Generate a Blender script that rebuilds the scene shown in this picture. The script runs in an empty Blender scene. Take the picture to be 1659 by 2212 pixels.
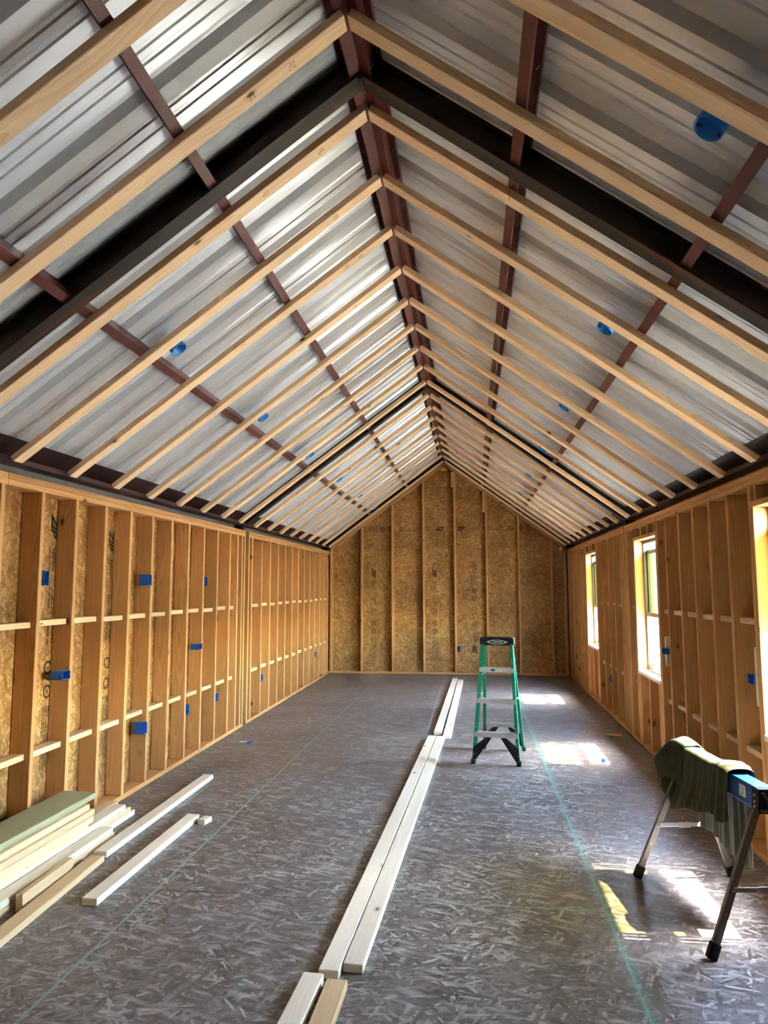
import bpy, bmesh, math, random
from mathutils import Vector, Matrix

# ------------------------------------------------------------------ camera, sky, sun, exposure
scene = bpy.context.scene
COL = scene.collection

def link(o):
    COL.objects.link(o)
    return o

CAM_POS = Vector((0.314, 0.0, 1.6705))
PITCH, YAW, ROLL, FOCAL_PX = 0.1042, -0.1210, -0.0024, 1539.1
cam_data = bpy.data.cameras.new('camera')
cam_data.sensor_fit = 'HORIZONTAL'
cam_data.sensor_width = 36.0
cam_data.lens = FOCAL_PX / 1659.0 * 36.0
cam_data.clip_start = 0.05
cam = link(bpy.data.objects.new('camera', cam_data))
_f = Vector((math.sin(YAW) * math.cos(PITCH), math.cos(YAW) * math.cos(PITCH), math.sin(PITCH)))
_r = Vector((math.cos(YAW), -math.sin(YAW), 0))
_u = _r.cross(_f)
_r2 = _r * math.cos(ROLL) + _u * math.sin(ROLL)
_u2 = -_r * math.sin(ROLL) + _u * math.cos(ROLL)
cam.matrix_world = Matrix(((_r2.x, _u2.x, -_f.x, CAM_POS.x), (_r2.y, _u2.y, -_f.y, CAM_POS.y),
                           (_r2.z, _u2.z, -_f.z, CAM_POS.z), (0, 0, 0, 1)))
scene.camera = cam

world = bpy.data.worlds.new('sky')
scene.world = world
world.use_nodes = True
wn = world.node_tree
wn.nodes.clear()
sky = wn.nodes.new('ShaderNodeTexSky')
sky.sky_type = 'NISHITA'
sky.sun_disc = False
sky.sun_elevation = math.radians(59)
sky.sun_rotation = math.radians(90)
sky.air_density = 1.0
sky.dust_density = 1.0
bg = wn.nodes.new('ShaderNodeBackground')
bg.inputs['Strength'].default_value = 1.35
wo = wn.nodes.new('ShaderNodeOutputWorld')
wn.links.new(sky.outputs[0], bg.inputs[0])
wn.links.new(bg.outputs[0], wo.inputs[0])

sun_data = bpy.data.lights.new('sun', 'SUN')
sun_data.energy = 10.0
sun_data.angle = math.radians(0.53)
sun_data.color = (1.0, 0.96, 1.0)
sun = link(bpy.data.objects.new('sun', sun_data))
sun.rotation_euler = Vector((-0.60, 0.0, -1.0)).to_track_quat('-Z', 'Y').to_euler()
sun.location = (12, 4, 20)

vs = scene.view_settings
vs.view_transform = 'Standard'
vs.look = 'None'
vs.gamma = 1.0
vs.use_curve_mapping = False
vs.exposure = 4.85
scene.cycles.max_bounces = 8
scene.cycles.diffuse_bounces = 5
scene.cycles.glossy_bounces = 3
scene.cycles.transparent_max_bounces = 12
scene.cycles.sample_clamp_indirect = 6.0
scene.cycles.use_adaptive_sampling = True
scene.cycles.adaptive_threshold = 0.05

# ------------------------------------------------------------------ small helpers
RND = random.Random(7)

def lin(c):
    def f(v):
        v = v / 255.0
        return v / 12.92 if v <= 0.04045 else ((v + 0.055) / 1.055) ** 2.4
    return (f(c[0]), f(c[1]), f(c[2]), 1.0)

class NT:
    """thin wrapper for building a material's node tree"""
    def __init__(self, name):
        self.m = bpy.data.materials.new(name)
        self.m.use_nodes = True
        self.t = self.m.node_tree
        self.t.nodes.clear()
        self.out = self.t.nodes.new('ShaderNodeOutputMaterial')
    def new(self, kind, **kw):
        n = self.t.nodes.new(kind)
        for k, v in kw.items():
            setattr(n, k, v)
        return n
    def put(self, sock, v):
        if isinstance(v, bpy.types.NodeSocket):
            self.t.links.new(v, sock)
        elif v is not None:
            sock.default_value = v
    def math(self, op, a, b=None, c=None, clamp=False):
        n = self.new('ShaderNodeMath', operation=op, use_clamp=clamp)
        self.put(n.inputs[0], a)
        if b is not None: self.put(n.inputs[1], b)
        if c is not None: self.put(n.inputs[2], c)
        return n.outputs[0]
    def mix(self, fac, a, b, blend='MIX'):
        n = self.new('ShaderNodeMix', data_type='RGBA', blend_type=blend)
        self.put(n.inputs[0], fac); self.put(n.inputs[6], a); self.put(n.inputs[7], b)
        return n.outputs[2]
    def ramp(self, fac, stops, interp='LINEAR'):
        n = self.new('ShaderNodeValToRGB')
        cr = n.color_ramp
        cr.interpolation = interp
        while len(cr.elements) < len(stops): cr.elements.new(0.5)
        for e, (p, c) in zip(cr.elements, stops):
            e.position = p
            e.color = c if len(c) == 4 else tuple(c) + (1,)
        self.put(n.inputs[0], fac)
        return n.outputs[0]
    def mapping(self, vec, loc=(0, 0, 0), rot=(0, 0, 0), scale=(1, 1, 1)):
        n = self.new('ShaderNodeMapping')
        self.put(n.inputs[0], vec)
        self.put(n.inputs[1], loc); self.put(n.inputs[2], rot); self.put(n.inputs[3], scale)
        return n.outputs[0]
    def noise(self, vec, scale=5, detail=2, rough=0.5, dist=0.0):
        n = self.new('ShaderNodeTexNoise')
        self.put(n.inputs['Vector'], vec)
        n.inputs['Scale'].default_value = scale
        n.inputs['Detail'].default_value = detail
        n.inputs['Roughness'].default_value = rough
        n.inputs['Distortion'].default_value = dist
        return n
    def vadd(self, a, b, op='ADD'):
        n = self.new('ShaderNodeVectorMath', operation=op)
        self.put(n.inputs[0], a); self.put(n.inputs[1], b)
        return n.outputs[0]
    def bsdf(self, color, rough=0.6, metal=0.0, spec=0.4, bump=None, bump_s=0.3, bump_d=0.002):
        b = self.new('ShaderNodeBsdfPrincipled')
        self.put(b.inputs['Base Color'], color)
        self.put(b.inputs['Roughness'], rough)
        self.put(b.inputs['Metallic'], metal)
        b.inputs['Specular IOR Level'].default_value = spec
        if bump is not None:
            bn = self.new('ShaderNodeBump')
            bn.inputs['Strength'].default_value = bump_s
            bn.inputs['Distance'].default_value = bump_d
            self.put(bn.inputs['Height'], bump)
            self.t.links.new(bn.outputs[0], b.inputs['Normal'])
        self.t.links.new(b.outputs[0], self.out.inputs[0])
        return b

def plain(name, rgb, rough=0.5, metal=0.0, spec=0.4, var=0.12, scale=14):
    n = NT(name)
    tc = n.new('ShaderNodeTexCoord')
    nz = n.noise(tc.outputs['Object'], scale, 3).outputs[0]
    c = lin(rgb)
    lo = tuple(v * (1 - var) for v in c[:3]) + (1,)
    hi = tuple(min(1, v * (1 + var)) for v in c[:3]) + (1,)
    n.bsdf(n.ramp(nz, [(0.3, lo), (0.7, hi)]), rough, metal, spec)
    return n.m

def wood(name, light, dark, knot=(92, 54, 26), grain=0.55, knots=0.035, rough=0.62, var=0.22, ring=38.0):
    """sawn lumber: growth rings about the local X axis, streaks, knots; each object gets its own offset"""
    n = NT(name)
    tc = n.new('ShaderNodeTexCoord')
    oi = n.new('ShaderNodeObjectInfo')
    comb = n.new('ShaderNodeCombineXYZ')
    r = oi.outputs['Random']
    n.put(comb.inputs[0], n.math('MULTIPLY', r, 37.0))
    n.put(comb.inputs[1], n.math('MULTIPLY_ADD', n.math('FRACT', n.math('MULTIPLY', r, 91.7)), 0.16, -0.08))
    n.put(comb.inputs[2], n.math('MULTIPLY_ADD', n.math('FRACT', n.math('MULTIPLY', r, 53.3)), 0.12, -0.10))
    p = n.vadd(tc.outputs['Object'], comb.outputs[0])
    warp = n.noise(n.mapping(p, scale=(0.9, 5, 5)), 1.0, 1).outputs['Color']
    pw = n.vadd(n.mapping(p, scale=(0.0, 1, 1)), n.vadd(n.vadd(warp, (0.5, 0.5, 0.5), 'SUBTRACT'), (0, 0.09, 0.09), 'MULTIPLY'))
    w = n.new('ShaderNodeTexWave', wave_type='RINGS', rings_direction='X', wave_profile='SAW')
    n.put(w.inputs['Vector'], pw)
    w.inputs['Scale'].default_value = ring
    w.inputs['Distortion'].default_value = 1.2
    w.inputs['Detail'].default_value = 0
    w.inputs['Detail Scale'].default_value = 0.6
    rings = n.math('POWER', w.outputs['Fac'], 2.0)
    streak = n.noise(n.mapping(p, scale=(3, 90, 90)), 1.0, 1).outputs[0]
    tone = n.noise(n.mapping(p, scale=(0.7, 3, 3)), 1.0, 0).outputs[0]
    base = n.mix(n.math('MULTIPLY', rings, grain), lin(light), lin(dark))
    base = n.mix(n.math('MULTIPLY', n.math('SUBTRACT', 0.58, streak, clamp=True), 0.9), base, lin(dark))
    v = n.math('MULTIPLY_ADD', n.math('FRACT', n.math('MULTIPLY', r, 17.13)), var, 1.0 - var * 0.55)
    v = n.math('MULTIPLY', v, n.math('MULTIPLY_ADD', tone, 0.35, 0.83))
    vv = n.new('ShaderNodeCombineXYZ')
    for k in range(3): n.put(vv.inputs[k], v)
    base = n.mix(1.0, base, vv.outputs[0], 'MULTIPLY')
    vo = n.new('ShaderNodeTexVoronoi', feature='F1')
    n.put(vo.inputs['Vector'], n.mapping(p, scale=(3.0, 6.0, 6.0)))
    vo.inputs['Scale'].default_value = 1.0
    km = n.ramp(vo.outputs['Distance'], [(0.0, (1, 1, 1)), (knots, (0.9, 0.9, 0.9)), (knots * 1.35 + 0.01, (0.25, 0.25, 0.25)), (knots * 2.6 + 0.02, (0, 0, 0))])
    col = n.mix(km, base, lin(knot))
    n.bsdf(col, rough, 0.0, 0.3)
    return n.m

def flakes(n, vec, cols, length=8.0, width=36.0, layers=((0.15, 0), (1.1, 3.1), (2.05, 7.7), (2.75, 11.3))):
    """overlapping wood strands: several rotated, stretched cell layers, the highest random one on top"""
    best_p = best_v = None
    warp = n.vadd(n.vadd(n.noise(vec, 9, 2).outputs['Color'], (0.5, 0.5, 0.5), 'SUBTRACT'), (0.014, 0.014, 0), 'MULTIPLY')
    v0 = n.vadd(vec, warp)
    for ang, off in layers:
        rot = n.mapping(v0, loc=(off, off * 0.7, 0), rot=(0, 0, ang))
        m = n.mapping(rot, scale=(length, width, 0))
        vo = n.new('ShaderNodeTexVoronoi', voronoi_dimensions='2D', feature='F1')
        n.put(vo.inputs['Vector'], m)
        vo.inputs['Scale'].default_value = 1.0
        sep = n.new('ShaderNodeSeparateColor')
        n.put(sep.inputs[0], vo.outputs['Color'])
        val, pri = sep.outputs[0], sep.outputs[1]
        if best_p is None:
            best_p, best_v = pri, val
        else:
            g = n.math('GREATER_THAN', pri, best_p)
            mx = n.new('ShaderNodeMix', data_type='FLOAT')
            n.put(mx.inputs[0], g); n.put(mx.inputs[2], best_v); n.put(mx.inputs[3], val)
            best_v = mx.outputs[0]
            best_p = n.math('MAXIMUM', pri, best_p)
    fine = n.noise(n.mapping(v0, rot=(0, 0, 0.6), scale=(30, 140, 1)), 1.0, 2).outputs[0]
    val = n.math('ADD', n.math('MULTIPLY', best_v, 0.8), n.math('MULTIPLY', fine, 0.25))
    return n.ramp(val, [(p, lin(c)) for p, c in cols]), best_v

def osb(name, cols, rough=0.6, spec=0.3):
    n = NT(name)
    tc = n.new('ShaderNodeTexCoord')
    oi = n.new('ShaderNodeObjectInfo')
    cb = n.new('ShaderNodeCombineXYZ')
    n.put(cb.inputs[0], n.math('MULTIPLY', oi.outputs['Random'], 23.0))
    n.put(cb.inputs[1], n.math('MULTIPLY', oi.outputs['Random'], 51.0))
    vec = n.vadd(tc.outputs['Object'], cb.outputs[0])
    c, v = flakes(n, vec, cols, 13.0, 60.0)
    big = n.noise(vec, 1.6, 3).outputs[0]
    c = n.mix(n.math('MULTIPLY', n.math('SUBTRACT', 0.62, big, clamp=True), 1.4), c, lin((118, 80, 42)), 'MULTIPLY')
    n.bsdf(c, rough, 0, spec)
    return n.m

# ------------------------------------------------------------------ materials
M = {}
M['stud'] = wood('stud lumber', (208, 156, 98), (164, 108, 58), knots=0.062)
M['batten'] = wood('strapping lumber', (244, 212, 172), (214, 166, 122), knots=0.05)
M['pale'] = wood('pale dry lumber', (230, 219, 198), (204, 187, 158), knot=(128, 92, 58), grain=0.42, knots=0.05, var=0.14)
M['tan'] = wood('tan lumber', (218, 190, 148), (184, 144, 102), grain=0.5, knots=0.03)
M['treated'] = wood('green treated lumber', (156, 152, 118), (114, 112, 84), knot=(48, 44, 32), grain=0.5, knots=0.05, var=0.1)
M['osb'] = osb('wall strand board', [(0.05, (136, 94, 48)), (0.35, (160, 114, 62)), (0.65, (178, 132, 76)), (0.98, (210, 170, 110))])

def floor_material():
    n = NT('weathered floor strand board')
    geo = n.new('ShaderNodeNewGeometry')
    pos = geo.outputs['Position']
    cols = [(0.05, (70, 63, 60)), (0.35, (98, 91, 88)), (0.62, (119, 113, 111)), (0.8, (138, 133, 131)), (0.98, (186, 183, 181))]
    c, v = flakes(n, n.mapping(pos, scale=(1, 1, 0)), cols, 13.0, 64.0, ((0.25, 0), (0.95, 3.1), (1.9, 7.7), (2.6, 11.3), (-0.1, 17.0)))
    big = n.noise(pos, 0.9, 3).outputs[0]
    c = n.mix(n.math('MULTIPLY', n.math('SUBTRACT', 0.60, big, clamp=True), 1.5), c, lin((150, 126, 124)), 'MULTIPLY')
    dust = n.noise(pos, 3.1, 6, 0.7, 0.6).outputs[0]
    dm = n.ramp(dust, [(0.60, (0, 0, 0)), (0.74, (0.55, 0.55, 0.55))])
    c = n.mix(n.math('MULTIPLY', dm, 0.5), c, lin((206, 198, 190)))
    # larger pale strands lying on top
    vb = n.new('ShaderNodeTexVoronoi', voronoi_dimensions='2D', feature='F1')
    n.put(vb.inputs['Vector'], n.mapping(n.mapping(pos, rot=(0, 0, 0.35)), scale=(5.0, 26.0, 0)))
    vb.inputs['Scale'].default_value = 1.0
    sb = n.new('ShaderNodeSeparateColor'); n.put(sb.inputs[0], vb.outputs['Color'])
    pick = n.math('MULTIPLY', n.math('GREATER_THAN', sb.outputs[0], 0.80), n.math('SUBTRACT', 1.0, n.math('MULTIPLY', vb.outputs['Distance'], 1.9), clamp=True))
    c = n.mix(n.math('MULTIPLY', pick, 0.55), c, lin((178, 172, 168)))
    pick2 = n.math('MULTIPLY', n.math('LESS_THAN', sb.outputs[0], 0.14), n.math('SUBTRACT', 1.0, n.math('MULTIPLY', vb.outputs['Distance'], 1.9), clamp=True))
    c = n.mix(n.math('MULTIPLY', pick2, 0.5), c, lin((74, 58, 54)))
    # worn factory stamps on two sheets
    sx2 = n.new('ShaderNodeSeparateXYZ')
    n.put(sx2.inputs[0], pos)
    blot = n.noise(pos, 26, 3, 0.6).outputs[0]
    for x0, y0, hx, hy in ((0.375, 4.85, 0.06, 0.50), (-0.855, 3.60, 0.055, 0.26)):
        mx_ = n.math('SUBTRACT', 1.0, n.math('DIVIDE', n.math('ABSOLUTE', n.math('SUBTRACT', sx2.outputs[0], x0)), hx), clamp=True)
        my_ = n.math('SUBTRACT', 1.0, n.math('DIVIDE', n.math('ABSOLUTE', n.math('SUBTRACT', sx2.outputs[1], y0)), hy), clamp=True)
        mk = n.math('MULTIPLY', n.math('MULTIPLY', mx_, n.math('POWER', my_, 0.4)), n.math('MULTIPLY', n.math('SUBTRACT', blot, 0.35, clamp=True), 2.6), clamp=True)
        c = n.mix(n.math('MULTIPLY', mk, 0.75), c, lin((58, 62, 72)))
    # snapped chalk lines
    sep = n.new('ShaderNodeSeparateXYZ')
    n.put(sep.inputs[0], pos)
    X, Y = sep.outputs[0], sep.outputs[1]
    ch_n = n.noise(pos, 55, 3, 0.6).outputs[0]
    def line(coord, at, half, amount, lo=None, hi=None, other=None):
        d = n.math('ABSOLUTE', n.math('SUBTRACT', coord, at))
        m = n.math('SUBTRACT', 1.0, n.math('DIVIDE', d, half), clamp=True)
        m = n.math('MULTIPLY', m, n.math('MULTIPLY_ADD', ch_n, 1.3, amount - 0.35), clamp=True)
        if lo is not None: m = n.math('MULTIPLY', m, n.math('GREATER_THAN', other, lo))
        if hi is not None: m = n.math('MULTIPLY', m, n.math('LESS_THAN', other, hi))
        return m
    masks = [(line(X, n.math('MULTIPLY_ADD', Y, 0.0045, -1.466), 0.009, 1.1), (120, 160, 148)),
             (line(X, -0.215, 0.010, 0.6, 8.0, 13.8, Y), (140, 172, 178)),
             (line(X, 0.978, 0.009, 0.62), (84, 156, 142)),
             (line(X, 0.985, 0.045, -0.08), (110, 170, 152)),
             (line(Y, n.math('MULTIPLY_ADD', X, 0.006, 3.975), 0.007, 0.7, -0.1, 0.98, X), (110, 158, 144))]
    for m, col in masks:
        c = n.mix(m, c, lin(col))
    n.bsdf(c, n.math('MULTIPLY_ADD', v, 0.22, 0.34), 0, 0.45)
    return n.m
M['floor'] = floor_material()

def roof_material():
    n = NT('bare coated roof sheet')
    tc = n.new('ShaderNodeTexCoord')
    nz = n.noise(n.mapping(tc.outputs['Object'], scale=(0.5, 6, 6)), 1.0, 3).outputs[0]
    c = n.ramp(nz, [(0.3, lin((218, 222, 230))), (0.7, lin((226, 230, 238)))])
    n.bsdf(c, 0.30, 0.40, 0.5)
    return n.m
M['roof'] = roof_material()
M['purlin'] = plain('red oxide primed steel', (94, 42, 36), 0.42, 0.0, 0.5, 0.18, 9)
M['eave'] = plain('dark red primed steel', (60, 34, 34), 0.4, 0.0, 0.5, 0.15, 9)

def beam_material():
    n = NT('mill steel with rust')
    tc = n.new('ShaderNodeTexCoord')
    a = n.noise(n.mapping(tc.outputs['Object'], scale=(0.8, 9, 9)), 1.0, 4, 0.6).outputs[0]
    c = n.ramp(a, [(0.35, lin((44, 37, 34))), (0.58, lin((54, 43, 37))), (0.72, lin((92, 57, 34)))])
    n.bsdf(c, 0.5, 0.35, 0.4)
    return n.m
M['beam'] = beam_material()
M['siding'] = plain('exterior steel siding', (120, 112, 104), 0.5, 0.2)
M['blue'] = plain('blue box plastic', (14, 92, 182), 0.38, 0, 0.5, 0.08)
M['blue_lit'] = plain('lit blue box plastic', (26, 140, 222), 0.38, 0, 0.5, 0.06)  # same plastic as the wall boxes, ceiling light put into its colour
M['blue_dark'] = plain('blue box plastic inside', (16, 82, 160), 0.5, 0, 0.4, 0.08)
M['bronze'] = plain('bronze window frame', (74, 70, 66), 0.4, 0.3, 0.5)
M['green_fg'] = plain('green fibreglass', (8, 118, 88), 0.38, 0, 0.5, 0.08)
M['alu'] = plain('brushed aluminium', (196, 194, 190), 0.38, 0.75, 0.5, 0.08)
M['alu_leg'] = plain('shaded aluminium tube', (124, 119, 114), 0.42, 0.6, 0.5, 0.06)  # aluminium darkened, the shadow on the legs is put into its colour
M['black'] = plain('black plastic', (14, 14, 15), 0.5, 0, 0.35, 0.15)
M['rubber'] = plain('black rubber', (30, 29, 29), 0.7, 0, 0.3)
M['saw_blue'] = plain('blue painted steel', (34, 86, 158), 0.4, 0.1, 0.5, 0.12, 20)
M['white'] = plain('white print', (226, 226, 224), 0.5)
M['ink'] = plain('black ink', (34, 28, 24), 0.7)
M['stamp'] = plain('faded stamp ink', (96, 64, 38), 0.7)
M['screw'] = plain('zinc screw', (190, 188, 180), 0.35, 0.8)
M['pink'] = plain('pink string', (214, 76, 110), 0.7)
M['gravel'] = plain('outside ground', (176, 170, 150), 0.9, 0, 0.2, 0.25, 2.5)
M['shed'] = plain('pale teal shed wall', (104, 176, 226), 0.6, 0, 0.4, 0.05)
M['leaf'] = plain('tree foliage', (86, 128, 58), 0.7, 0, 0.3, 0.3, 3)
M['bark'] = plain('tree bark', (96, 76, 58), 0.8)

def glass_material(name, tint):
    n = NT(name)
    tr = n.new('ShaderNodeBsdfTransparent'); tr.inputs[0].default_value = tint
    gl = n.new('ShaderNodeBsdfGlossy'); gl.inputs['Roughness'].default_value = 0.03
    lw = n.new('ShaderNodeLayerWeight'); lw.inputs[0].default_value = 0.25
    mx = n.new('ShaderNodeMixShader')
    n.put(mx.inputs[0], n.math('MULTIPLY_ADD', n.math('POWER', lw.outputs['Facing'], 3.0), 0.35, 0.03))
    n.t.links.new(tr.outputs[0], mx.inputs[1]); n.t.links.new(gl.outputs[0], mx.inputs[2])
    n.t.links.new(mx.outputs[0], n.out.inputs[0])
    return n.m
M['glass_tint'] = glass_material('tinted window glass', (0.34, 0.34, 0.20, 1))
M['glass'] = glass_material('clear window glass', (0.95, 0.96, 0.95, 1))

def cloth_material():
    n = NT('olive jersey cloth')
    tc = n.new('ShaderNodeTexCoord')
    nz = n.noise(tc.outputs['Object'], 18, 4).outputs[0]
    wv = n.noise(tc.outputs['Object'], 900, 1).outputs[0]
    c = n.ramp(nz, [(0.3, lin((56, 57, 42))), (0.7, lin((70, 70, 53)))])
    b = n.bsdf(c, 0.85, 0, 0.2, bump=wv, bump_s=0.2, bump_d=0.0006)
    b.inputs['Sheen Weight'].default_value = 0.12
    b.inputs['Sheen Roughness'].default_value = 0.4
    return n.m
M['cloth'] = cloth_material()

# ------------------------------------------------------------------ mesh helpers
_cache = {}

def finish(name, bm, mat, parent=None, smooth=False):
    me = bpy.data.meshes.new(name)
    bmesh.ops.recalc_face_normals(bm, faces=bm.faces[:])
    bm.to_mesh(me)
    bm.free()
    if smooth:
        for p in me.polygons: p.use_smooth = True
    me.materials.append(M[mat] if isinstance(mat, str) else mat)
    o = link(bpy.data.objects.new(name, me))
    if parent is not None: o.parent = parent
    return o

def box_mesh(L, w, t, mat, bevel=0.003):
    """board mesh: X from 0 to L, Y and Z centred"""
    key = (round(L, 4), round(w, 4), round(t, 4), mat, bevel)
    if key in _cache: return _cache[key]
    bm = bmesh.new()
    bmesh.ops.create_cube(bm, size=1.0)
    for v in bm.verts:
        v.co = Vector(((v.co.x + 0.5) * L, v.co.y * w, v.co.z * t))
    if bevel: bmesh.ops.bevel(bm, geom=bm.edges[:], offset=bevel, segments=1, affect='EDGES')
    me = bpy.data.meshes.new('board')
    bmesh.ops.recalc_face_normals(bm, faces=bm.faces[:])
    bm.to_mesh(me); bm.free()
    me.materials.append(M[mat])
    _cache[key] = me
    return me

def frame(p0, xdir, up):
    x = Vector(xdir).normalized()
    z = Vector(up)
    z = (z - x * z.dot(x)).normalized()
    y = z.cross(x)
    return Matrix(((x.x, y.x, z.x, p0[0]), (x.y, y.y, z.y, p0[1]), (x.z, y.z, z.z, p0[2]), (0, 0, 0, 1)))

def place(o, mw, parent=None):
    if parent is not None:
        o.parent = parent
        o.matrix_parent_inverse = Matrix.Identity(4)
        o.matrix_basis = parent_world(parent).inverted() @ mw
    else:
        o.matrix_basis = mw
    return o

def parent_world(p):
    m = p.matrix_basis.copy()
    q = p.parent
    while q is not None:
        m = q.matrix_basis @ m
        q = q.parent
    return m

def board(name, p0, p1, w, t, up, mat, parent=None, bevel=0.003):
    """stick of timber from p0 to p1; w = width across, t = thickness along up"""
    p0, p1 = Vector(p0), Vector(p1)
    o = link(bpy.data.objects.new(name, box_mesh((p1 - p0).length, w, t, mat, bevel)))
    return place(o, frame(p0, p1 - p0, up), parent)

def aabox(name, lo, hi, mat, parent=None, bevel=0.003, axis=None):
    """box between two corners, its local X along its longest side (or axis)"""
    d = [hi[i] - lo[i] for i in range(3)]
    a = axis if axis is not None else d.index(max(d))
    c = [(hi[i] + lo[i]) / 2 for i in range(3)]
    p0, p1 = list(c), list(c)
    p0[a], p1[a] = lo[a], hi[a]
    thin = min((i for i in range(3) if i != a), key=lambda i: d[i])
    wide = 3 - a - thin
    up = [0, 0, 0]; up[thin] = 1
    return board(name, p0, p1, d[wide], d[thin], up, mat, parent, bevel)

def empty(name, loc=(0, 0, 0), rz=0.0):
    o = link(bpy.data.objects.new(name, None))
    o.empty_display_size = 0.1
    o.location = loc
    o.rotation_euler = (0, 0, rz)
    o.matrix_basis = Matrix.Translation(loc) @ Matrix.Rotation(rz, 4, 'Z')
    return o

def tag(o, label, cat, group=None, kind=None):
    o['label'] = label
    o['category'] = cat
    if group: o['group'] = group
    if kind: o['kind'] = kind
    return o

def extrude_profile(name, pts, length, mat, parent=None, closed=True, smooth=False):
    """profile in local YZ, extruded along local X from 0 to length"""
    bm = bmesh.new()
    a = [bm.verts.new((0, y, z)) for y, z in pts]
    b = [bm.verts.new((length, y, z)) for y, z in pts]
    n = len(pts)
    for i in range(n if closed else n - 1):
        j = (i + 1) % n
        bm.faces.new((a[i], a[j], b[j], b[i]))
    if closed:
        bm.faces.new(list(reversed(a)))
        bm.faces.new(b)
    return finish(name, bm, mat, None, smooth)

def copy_tree(o, parent=None):
    c = link(o.copy())
    c.parent = parent
    for ch in list(o.children):
        copy_tree(ch, c)
    return c

# ------------------------------------------------------------------ the place: sizes in metres
WL = -2.446                                   # inner face of the left wall's studs
def RX(y): return 2.050 + 0.0075 * (y - 4.6)  # inner face of the right wall's studs (not quite parallel)
DEPTH = 0.140                                 # 2x6 walls
Z_STUD0, Z_STUD1, Z_TOP = 0.038, 2.287, 2.363
D = 13.889                                    # inner face of the gable studs
Y_REAR = -5.2                                 # inner face of the wall behind the camera
APX, APZ, TH = -0.178, 4.076, math.radians(36.245)
CT, ST = math.cos(TH), math.sin(TH)

def roof_pt(side, s, y, off=0.0):
    """point on a roof slope: s metres down from the ridge, off metres out from the strapping's underside"""
    return Vector((APX + side * (s * CT + off * ST), y, APZ - s * ST + off * CT))
def roof_n(side): return Vector((side * ST, 0, CT))
def roof_d(side): return Vector((side * CT, 0, -ST))

# ---- floor
floor = aabox('floor', (-2.60, Y_REAR - 0.15, -0.20), (2.30, D + 0.16, -0.021), 'tan', None, 0)
tag(floor, 'grey weathered strand board subfloor with snapped green chalk lines', 'floor', kind='structure')
k0 = -8
yb = 3.966 + 1.219 * k0
row = 0
while yb < D + 0.15:
    y_a, y_b = max(yb, Y_REAR - 0.14), min(yb + 1.219, D + 0.14)
    if y_b - y_a > 0.05:
        xs = [-2.59, -0.13, 2.24] if row % 2 == 0 else [-2.59, -1.36, 1.08, 2.24]
        for xa, xb in zip(xs[:-1], xs[1:]):
            aabox('floor_panel', (xa + 0.0003, y_a + 0.0010, -0.0195), (xb - 0.0003, y_b - 0.0010, 0.0), 'floor', floor, 0.0004, axis=0)
    yb += 1.219
    row += 1

# ---- left wall
wall_left = aabox('wall_left', (-2.640, Y_REAR - 0.15, -0.2), (-2.606, D + 0.2, 2.46), 'siding', None, 0)
tag(wall_left, 'left wall of open studs with strand board sheathing behind', 'wall', kind='structure')
S16 = 0.4064
Y0L = 3.9283
left_far = [Y0L + i * S16 for i in range(-22, 11)] + [8.267, 8.43, 8.53]
left_far += [8.70, 8.835] + [9.262 + 0.4075 * i for i in range(0, 11)] + [13.72]
left_far = [y for y in left_far if y - 0.038 > Y_REAR]
for yf in left_far:
    board('stud', (WL - DEPTH / 2, yf - 0.019, Z_STUD0), (WL - DEPTH / 2, yf - 0.019, Z_STUD1), DEPTH - 0.001, 0.038, (0, 1, 0), 'stud', wall_left)
def plates(y_a, y_b, parent, xin):
    xa, xb = xin(y_a), xin(y_b)
    for nm, z in (('bottom_plate', 0.019), ('top_plate', Z_STUD1 + 0.019), ('top_plate', Z_STUD1 + 0.057)):
        board(nm, (xa, y_a, z), (xb, y_b, z), DEPTH, 0.0376, (0, 0, 1), 'stud', parent)
Lc = lambda y: WL - DEPTH / 2
for a, b in ((Y_REAR, -0.25), (-0.248, 3.95), (3.952, 8.532), (8.660, D + 0.13)):
    plates(a, b, wall_left, Lc)
# blocking between the studs, two rows
seq = sorted(left_far)
for ya, yb2 in zip(seq[:-1], seq[1:]):
    gap0, gap1 = ya, yb2 - 0.038
    if gap1 - gap0 < 0.2 or gap0 < 0: continue
    for z in (1.43, 0.612):
        dz = RND.uniform(-0.006, 0.006)
        board('blocking', (-2.530, gap0 + 0.001, z + dz), (-2.530, gap1 - 0.001, z + dz), 0.089, 0.038, (0, 0, 1), 'tan', wall_left)
# sheathing sheets
yb = Y_REAR - 0.1
edges = [Y_REAR - 0.1] + [Y0L - 0.019 + 1.2192 * k for k in range(-7, 9)] + [D + 0.14]
edges = [e for e in edges if Y_REAR - 0.11 <= e <= D + 0.15]
for a, b in zip(edges[:-1], edges[1:]):
    if b - a < 0.05: continue
    sh = aabox('sheathing_panel', (-2.604, a + 0.001, 0.0), (-2.5885, b - 0.001, 2.40), 'osb', wall_left, 0, axis=2)

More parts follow.
